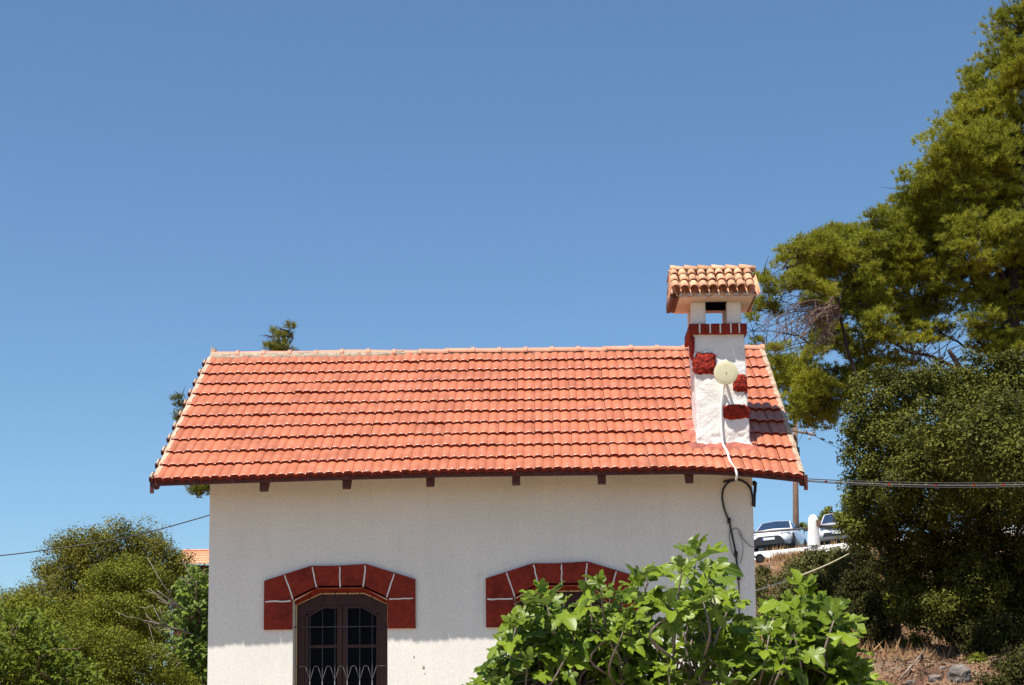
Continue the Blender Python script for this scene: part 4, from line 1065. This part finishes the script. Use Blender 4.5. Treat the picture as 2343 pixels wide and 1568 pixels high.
limbs('trunk', 72, pb, at(20, 1500, YP), [tuple(tips[i][0]) for i in range(0, len(tips), 6)], .06, M['bark'], pl, 1, .2)

# --- carob at right
lob = [lobe(2010, 905, 34, 78), lobe(2090, 880, 34, 60), lobe(2160, 890, 34, 70), lobe(2250, 870, 34.2, 75), lobe(2330, 870, 34.3, 75), lobe(1975, 970, 33.7, 52), lobe(1990, 1050, 33.6, 62), lobe(2060, 1000, 33.3, 80), lobe(2160, 990, 33.2, 95), lobe(2270, 980, 33.2, 95), lobe(2370, 980, 33.5, 95),
       lobe(1975, 1120, 33.8, 48), lobe(2040, 1110, 33.4, 75), lobe(2150, 1110, 33.2, 95), lobe(2270, 1110, 33.2, 100), lobe(2380, 1120, 33.5, 100), lobe(2000, 1190, 34.6, 58), lobe(1970, 1215, 33.8, 38), lobe(2080, 1220, 34.9, 85), lobe(2200, 1230, 35, 105), lobe(2340, 1240, 34.8, 110),
       lobe(2060, 1310, 35.4, 62), lobe(2150, 1330, 35.4, 80), lobe(2260, 1350, 35.3, 95), lobe(2370, 1370, 35, 95), lobe(2210, 1405, 35, 60), lobe(2300, 1430, 35, 60), lobe(2250, 1400, 34.6, 60), lobe(2340, 1440, 34.4, 70), lobe(2160, 1390, 33.4, 45), lobe(2370, 1330, 34.4, 80)]
lob += [lobe(2080, 1390, 35, 50), lobe(2140, 1410, 34.6, 45), lobe(2240, 1340, 33.8, 70), lobe(2220, 1450, 34, 40), lobe(2300, 1490, 33.4, 45), lobe(2180, 1090, 31.2, 75), lobe(2290, 1060, 30.2, 90), lobe(2390, 1080, 30, 100), lobe(2290, 970, 31.2, 80), lobe(2190, 1010, 29.6, 70), lobe(2260, 1020, 28.6, 80), lobe(2350, 1050, 28, 95), lobe(2440, 1080, 28, 90), lobe(2100, 1050, 30.8, 60), lobe(2060, 1110, 31.6, 50)]
cb = Vector((at(2230, 1540, 34.6).x, 34.6, 0)); cb.z = terrain(cb.x, cb.y)-.1
tree('carob_tree', 'dense dark carob tree filling the right side below the pine', 'tree', 81, lob, cb, .15, dict(rc=.23, per=90, leaf=.058, material=M['carob'], cover=2.6, asp=.6), M['pinebark'])
lob = [lobe(1945, 1165, 36.5, 36), lobe(1935, 1195, 36.5, 30), lobe(1962, 1145, 36.6, 32), lobe(1965, 1215, 36.5, 32), lobe(1990, 1240, 36.4, 30)]
cb2 = Vector((at(2060, 1420, 36.8).x, 36.8, 0)); cb2.z = terrain(cb2.x, cb2.y)-.1
tree('oak_tree', 'small olive green oak poking out left of the carob beside the cars', 'tree', 91, lob, cb2, .10, dict(rc=.17, per=80, leaf=.05, material=M['oak2'], cover=1.8), M['bark'])
# --- shrubs on the bank
def shrub(label, seed, lobs, m, leaf=.07, rc=.28, per=90, kind='shrub', cover=2.6):
    c = lobs[0][0]; bz = terrain(c[0], c[1]); t = empty(kind, (c[0], c[1], bz), label, 'shrub', 'shrubs on the bank')
    foliage('leaves', seed, lobs, rc, per, leaf, m, t, cover=cover)
    b = MB(); R = random.Random(seed)
    for l_ in lobs:
        for _ in range(3): b.tube([(c[0]+R.gauss(0, .1), c[1], bz-.1), Vector(l_[0])+Vector((R.gauss(0, .1), R.gauss(0, .1), 0))], [.03, .012], 4)
    b.build('stem', M['bark'], t)
shrub('grey green bush just below the white kerb wall', 101, [lobe(1850, 1285, 58, 24), lobe(1820, 1305, 56, 26), lobe(1930, 1290, 56, 36), lobe(1840, 1300, 56, 30), lobe(1880, 1290, 56, 32), lobe(1810, 1330, 54, 26), lobe(1905, 1270, 57, 26)], M['shrub'], .08, .3)
shrub('large dark bush on the bank behind the fig tree', 102, [lobe(1900, 1350, 46, 50), lobe(1850, 1370, 46, 45), lobe(1950, 1330, 46, 50), lobe(1960, 1400, 44, 55), lobe(1990, 1450, 42, 50), lobe(1900, 1430, 43, 50), lobe(1970, 1300, 46, 35)], M['shaded_shrub'], .065, .28)
shrub('olive bush between the house corner and the dark bush', 103, [lobe(1750, 1400, 44, 34), lobe(1735, 1350, 45, 22), lobe(1790, 1380, 44, 36), lobe(1760, 1450, 43, 40)], M['shrub'], .065, .25)
shrub('bright olive bush hanging below the carob crown', 104, [lobe(2010, 1350, 37, 30), lobe(2045, 1385, 36.5, 36), lobe(2090, 1395, 36.5, 30), lobe(2020, 1400, 37, 26)], M['oak2'], .06, .2)
shrub('low green bush on the brown dirt under the carob', 105, [lobe(2100, 1475, 35.5, 28), lobe(2125, 1510, 35, 26), lobe(2085, 1500, 35.3, 18)], M['oak2'], .055, .18)
shrub('dark undergrowth bush left of the dirt patch', 106, [lobe(1985, 1400, 35.6, 45), lobe(1960, 1345, 36, 40), lobe(2000, 1440, 35.4, 40), lobe(1990, 1500, 36, 40), lobe(2020, 1540, 35, 36), lobe(2030, 1470, 37, 34)], M['shaded_shrub'], .055, .2)
shrub('dark undergrowth bush at the far right below the carob', 107, [lobe(2230, 1455, 33, 40), lobe(2180, 1440, 33.5, 36), lobe(2290, 1450, 32.5, 50), lobe(2300, 1490, 35, 50), lobe(2250, 1470, 35.5, 45), lobe(2350, 1520, 34.5, 55)], M['shaded_shrub'], .055, .2)
shrub('small bush beside the house corner below the junction box', 108, [lobe(1745, 1310, 52, 14), lobe(1738, 1340, 50, 14)], M['shrub'], .07, .2)
shrub('dark low scrub at the bottom right corner of the view', 109, [lobe(2330, 1555, 28, 45), lobe(2270, 1580, 27.5, 40), lobe(2290, 1535, 29, 30), lobe(2360, 1520, 28.5, 50)], M['shaded_shrub'], .05, .18)
shrub('small green weed clump beside the grey boulder', 110, [lobe(2235, 1520, 29.5, 20), lobe(2250, 1540, 29.2, 18)], M['oak2'], .05, .12)
shrub('olive scrub patch on the middle of the bank under the cream cable', 112, [lobe(1800, 1350, 50, 24), lobe(1835, 1345, 50, 26), lobe(1875, 1325, 51, 26), lobe(1770, 1330, 52, 14)], M['shrub'], .07, .24)
shrub('dark scrub hugging the carob edge above the cream cable', 113, [lobe(1960, 1260, 44, 22), lobe(1985, 1285, 43, 26), lobe(1940, 1275, 48, 20)], M['shaded_shrub'], .06, .22)
# small trees beyond the road
lob = [lobe(1893, 1172, 104, 13), lobe(1885, 1190, 104, 16), lobe(1905, 1192, 104, 20), lobe(1872, 1205, 104, 16)]
g0 = at(1890, 1225, 104); tree('oak_tree', 'small far tree peeking up beside the bollard beyond the road', 'tree', 111, lob, (g0.x, 104, terrain(g0.x, 104)-.1), .12, dict(rc=.22, per=50, leaf=.12, material=M['oak2'], cover=1.3), M['bark'])
lob = [lobe(1838, 1203, 110, 10), lobe(1850, 1208, 110, 10)]
g0 = at(1845, 1225, 110); tree('oak_tree', 'tiny far tree between the car roof and the bollard', 'tree', 116, lob, (g0.x, 110, terrain(g0.x, 110)-.1), .10, dict(rc=.2, per=40, leaf=.12, material=M['oak2'], cover=1.1), M['bark'])
# dry grass and stones on the bank
r = rnd(121); n = 26000
gx_ = r.uniform(4.5, 17, n); gy_ = r.uniform(30, 75.2, n); gy_[:9000] = r.uniform(66, 75.4, 9000)
gz_ = np.array([terrain(a, c) for a, c in zip(gx_, gy_)])
P = np.stack([gx_, gy_, gz_], 1); nzv = np.array([noise.noise(Vector((a*.5, c*.5, 0))) for a, c in zip(gx_, gy_)]); P = P[nzv > -.12]; n = len(P)
h = r.uniform(.10, .38, (n, 1)); d = r.normal(size=(n, 3))*.35; d[:, 2] = 1; d = unit(d); s = unit(np.cross(d, sph(r, n)))*.022
tri = np.stack([P-s, P+s, P+d*h], 1).reshape(-1, 3)
tag(npmesh('dry_grass', tri, 3, M['straw']), 'dry yellow grass scattered over the bank', 'grass', kind='stuff')
n = 60000; lx = r.uniform(4.2, 16, n); ly = r.uniform(22.5, 46, n); lz = np.array([terrain(a, c) for a, c in zip(lx, ly)])
P = np.stack([lx, ly, lz+.01+r.uniform(0, .04, n)], 1); N = unit(np.array([0, 0, 1])+r.normal(size=(n, 3))*.45)
M['litter'] = leafmat('leaf_litter', (.05, .028, .016), (.30, .19, .11), .9, .05, 1.6, warm=(.42, .34, .26))
tag(npmesh('leaf_litter', leaves(r, P, N, .055, .6, .4), 4, M['litter']), 'brown leaf litter and twigs over the dirt', 'litter', kind='stuff')
RS = random.Random(3)
rocks = [(2195, 1545, 26, 'large grey boulder at the bottom right under the carob', 1.15), (2140, 1552, 15, 'smaller grey rock just left of the large boulder', .8), (2158, 1530, 9, 'small rock above the gap between the two larger ones', .8), (2085, 1560, 12, 'pale rock at the frame bottom left of the boulders', .6),
         (2130, 1448, 9, 'pale stone high on the brown dirt patch', .7), (1775, 1275, 5, 'pale stone on the bank just under the white kerb', .7), (1835, 1290, 6, 'pale stone among the dry grass below the bollard', .7), (1955, 1278, 8, 'pale stone at the edge of the carob near the cream cable', .7)]
def ray_ground(px, py, y0=26):
    y = y0
    while y < 90:
        p = at(px, py, y)
        if p.z <= terrain(p.x, p.y): return p
        y += .15
    return at(px, py, 40)
for i, (x, y, rp, lab, q) in enumerate(rocks):
    p = ray_ground(x, y+rp*.5); r_ = rp*p.y/F
    tag(stone('rock', (p.x, p.y, p.z+r_*.2), (r_, r_*.9, r_*q), 40+i, M['rock'], None, 2.8, .10), lab, 'rock', 'rocks on the bank')
# exposed roots
b = MB()
for pts in (((2060, 1560), (2085, 1530), (2110, 1500), (2120, 1480)),):
    P_ = [ray_ground(x, y)+Vector((0, 0, .04)) for x, y in pts]; b.tube(spline(P_, 5), .02, 5)
tag(b.build('root', M['palebark'], None, True), 'pale exposed root running down the dirt under the carob', 'root')

# --- pines
def needles(r, C, D, per=20, L=.11, wd=.010, shoot=.10, spread=.75):
    n = len(C); Cn = np.repeat(C, per, 0); Dn = np.repeat(D, per, 0); m_ = n*per
    base = Cn+Dn*r.uniform(-.5, .5, (m_, 1))*shoot
    d = unit(Dn*.75+sph(r, m_)*spread)
    s = unit(np.cross(d, sph(r, m_)))*wd*.5; l_ = L*r.uniform(.7, 1.2, (m_, 1))
    return np.stack([base-s, base+s, base+d*l_], 1).reshape(-1, 3)
def pine(name, label, seed, lobes, base, top, r0, dens, per, L, wd, sub=.42, group=None, m='pine', twn=10, bare=()):
    t = empty(name, base, label, 'pine tree', group); r = rnd(seed)
    # sprays: sub clumps in each lobe, each with many tufts pointing up and out
    C, O = clumps(r, lobes, sub, dens, .35)
    C = C+r.normal(size=C.shape)*sub*.35; n = len(C); k = 17
    d = sph(r, n*k); d[:, 2] = np.abs(d[:, 2])*1.0-.25
    T = np.repeat(C, k, 0)+d*sub*r.uniform(.25, 1.1, (n*k, 1))*np.repeat(r.uniform(.6, 1.3, (n, 1)), k, 0)*np.array([1, 1, .75])
    D = unit(d*.55+np.repeat(O, k, 0)*.25+np.array([0, 0, .55])+r.normal(size=(n*k, 3))*.3)
    npmesh('crown', needles(r, T, D, per, L, wd), 3, M[m], t)
    limbs('trunk', seed+1, base, top, [l_[0] for l_ in lobes], r0, M['pinebark'], t, twn, sub*1.6)
    # fine twigs that carry the sprays
    tw = MB(); R = random.Random(seed)
    idx = R.sample(range(n), min(n, 900))
    cs = [Vector(l_[0]) for l_ in lobes]
    for i in idx:
        p = Vector(C[i]); c = min(cs, key=lambda q: (q-p).length); q = p.lerp(c, R.uniform(.35, .8))+Vector((0, 0, -.1))
        tw.tube([q, p.lerp(q, .5)+Vector((R.gauss(0, .05), R.gauss(0, .05), -.05)), p], [.014, .010, .005], 3, cap=False)
    tw.build('twigs', M['twig'], t)
    return t
YN = 47
P_l = [(2325, 60, 60), (2300, 130, 62), (2270, 190, 62), (2345, 150, 80), (2240, 240, 60), (2195, 270, 42), (2310, 260, 85), (2200, 330, 60), (2160, 350, 45), (2260, 350, 80), (2350, 360, 90), (2130, 420, 55), (2085, 440, 38), (2200, 430, 80), (2300, 460, 95), (2080, 500, 62), (2030, 520, 42), (2150, 530, 85), (2250, 560, 90), (2350, 560, 90), (2010, 600, 62), (1995, 550, 35), (2090, 620, 80), (2200, 650, 80), (2300, 660, 75), (1965, 640, 55),
       (1890, 560, 48), (1840, 585, 38), (1915, 530, 28), (1870, 620, 42), (1930, 590, 40), (2040, 690, 55), (1980, 700, 40), (2120, 710, 45), (2240, 740, 40), (2300, 760, 50), (2150, 760, 28), (2350, 700, 60), (1905, 770, 40), (1950, 790, 38), (1870, 800, 30), (2010, 770, 34), (2060, 790, 28),
       (1800, 830, 38), (1830, 870, 45), (1780, 870, 28), (1860, 910, 45), (1820, 930, 36), (1890, 950, 30), (1850, 960, 24), (1905, 880, 40), (1950, 860, 30), (1755, 800, 22), (2090, 835, 24)]
P_l += [(2320, 790, 50), (2290, 690, 55), (2340, 620, 60), (2250, 800, 30), (2330, 520, 70), (1990, 850, 36), (2040, 850, 30), (1940, 900, 34), (1905, 930, 34), (1980, 810, 34), (2110, 770, 34), (1900, 730, 34), (1860, 580, 50), (1930, 560, 45), (1905, 600, 55), (1835, 620, 34), (1880, 660, 40), (1990, 640, 60), (2060, 560, 60), (1960, 700, 45), (2000, 740, 40), (2080, 730, 45), (1840, 850, 45), (1870, 880, 42), (1800, 850, 36), (1850, 930, 36)]
lob = []
RP = random.Random(17)
for (x, y, rp) in P_l: lob.append(lobe(x, y, YN+RP.uniform(-1.1, 1.1), rp, sq=.8))
lob += [lobe(2440, 200, YN, 110), lobe(2440, 450, YN, 110), lobe(2430, 680, YN, 90), lobe(2420, 0, YN, 100), lobe(2380, -90, YN, 80), lobe(2250, 420, YN+1.6, 130), lobe(2120, 570, YN+1.5, 100)]
pbse = Vector((at(2235, 1500, YN).x, YN, 0)); pbse.z = terrain(pbse.x, pbse.y)-.2
pine('pine_tree', 'tall pine whose crown fills the upper right of the view', 131, lob, pbse, at(2400, -60, YN), .34, 2.6, 18, .14, .017, .34)
# second smaller pine spray near the chimney cap
lob = [lobe(1742, 625, 43, 22), lobe(1752, 655, 43, 20), lobe(1735, 690, 43, 20), lobe(1790, 560+50, 44, 14), lobe(1775, 700, 43.5, 20), lobe(1722, 775, 43, 16), lobe(1830, 640, 44, 34), lobe(1880, 680, 44.5, 36), lobe(1820, 560, 44, 22), lobe(1730, 715, 43, 14), lobe(1800, 660, 43.6, 22)]
p2b = Vector((at(2080, 1480, 45).x, 45, 0)); p2b.z = terrain(p2b.x, p2b.y)-.2
t2 = pine('pine_tree', 'thin ragged pine with bare twigs right behind the chimney cap', 141, lob, p2b, at(1910, 640, 44.6), .11, 1.5, 18, .13, .016, .26)
tw = MB(); R = random.Random(77)
root = at(1925, 720, 44.5)
for i in range(70):
    e = at(R.uniform(1730, 1900), R.uniform(690, 800), 44+R.uniform(-.6, .8)); m_ = root.lerp(e, .55)+Vector((R.gauss(0, .12), R.gauss(0, .1), .25+R.gauss(0, .1)))
    P_ = spline([root, m_, e], 5); tw.tube(P_, [.016-.0011*q for q in range(11)], 3, cap=False)
    for _ in range(7):
        q = P_[R.randint(4, 10)]; dd = Vector((R.gauss(-.12, .16), R.gauss(0, .12), R.gauss(-.16, .16)))
        tw.tube([q, q+dd*.5, q+dd+Vector((0, 0, -.04))], [.008, .007, .004], 3, cap=False)
tw.build('bare_twigs', M['twig'], t2)
b = MB()
for pts, rr in ((((2222, 1000), (2222, 900), (2200, 850), (2170, 800)), .14), (((2222, 870), (2160, 880), (2100, 870), (2050, 880)), .055), (((2225, 880), (2290, 850), (2345, 840), (2400, 810)), .09), (((2220, 865), (2270, 875), (2330, 868), (2400, 890)), .07), (((2200, 850), (2130, 815), (2080, 805), (2020, 770)), .06), (((2060, 880), (1990, 870), (1950, 860), (1900, 845)), .05), (((1903, 770), (1903, 720), (1910, 680), (1890, 640)), .06), (((1890, 800), (1850, 785), (1830, 770), (1800, 765)), .035), (((2060, 900), (2100, 860), (2130, 850), (2160, 825)), .03)):
    P_ = spline([at(x, y, YN-.3) for x, y in pts], 6); b.tube(P_, [rr*(1-.035*i) for i in range(len(P_))], 7)
    for i in range(26):
        q = P_[R.randint(2, len(P_)-1)]; dd = Vector((R.gauss(0, .5), R.gauss(0, .3), R.gauss(.05, .4)))
        b.tube([q, q+dd*.5+Vector((0, 0, .03)), q+dd], [.016, .012, .005], 4, cap=False)
big = [o for o in bpy.data.objects if o.name == 'pine_tree'][0]
b.build('limb', M['pinebark'], big, True)
# pine behind the house, left: only tips clear the roof
YQ = 34
lob = [lobe(635, 782, YQ, 17), lobe(662, 758, YQ, 12), lobe(622, 768, YQ, 8, sq=1.6), lobe(670, 775, YQ, 10), lobe(650, 810, YQ, 32), lobe(415, 905, YQ, 12, sq=1.2), lobe(425, 935, YQ, 14), lobe(418, 950, YQ, 10), lobe(455, 1118, YQ, 18, sq=.8), lobe(440, 1108, YQ, 14), lobe(470, 1122, YQ, 14), lobe(500, 1110, YQ, 28), lobe(480, 960, YQ, 40), lobe(560, 900, YQ, 60), lobe(640, 900, YQ, 70)]
q0 = at(640, 1600, YQ); pine('pine_tree', 'small pine behind the house with only its tips above the left roof', 151, lob, (q0.x, YQ, -1.6), at(650, 760, YQ), .12, 1.0, 18, .10, .010, .16, m='pine_far', twn=6)
print('faces', sum(len(o.data.polygons) for o in bpy.data.objects if o.type == 'MESH'))
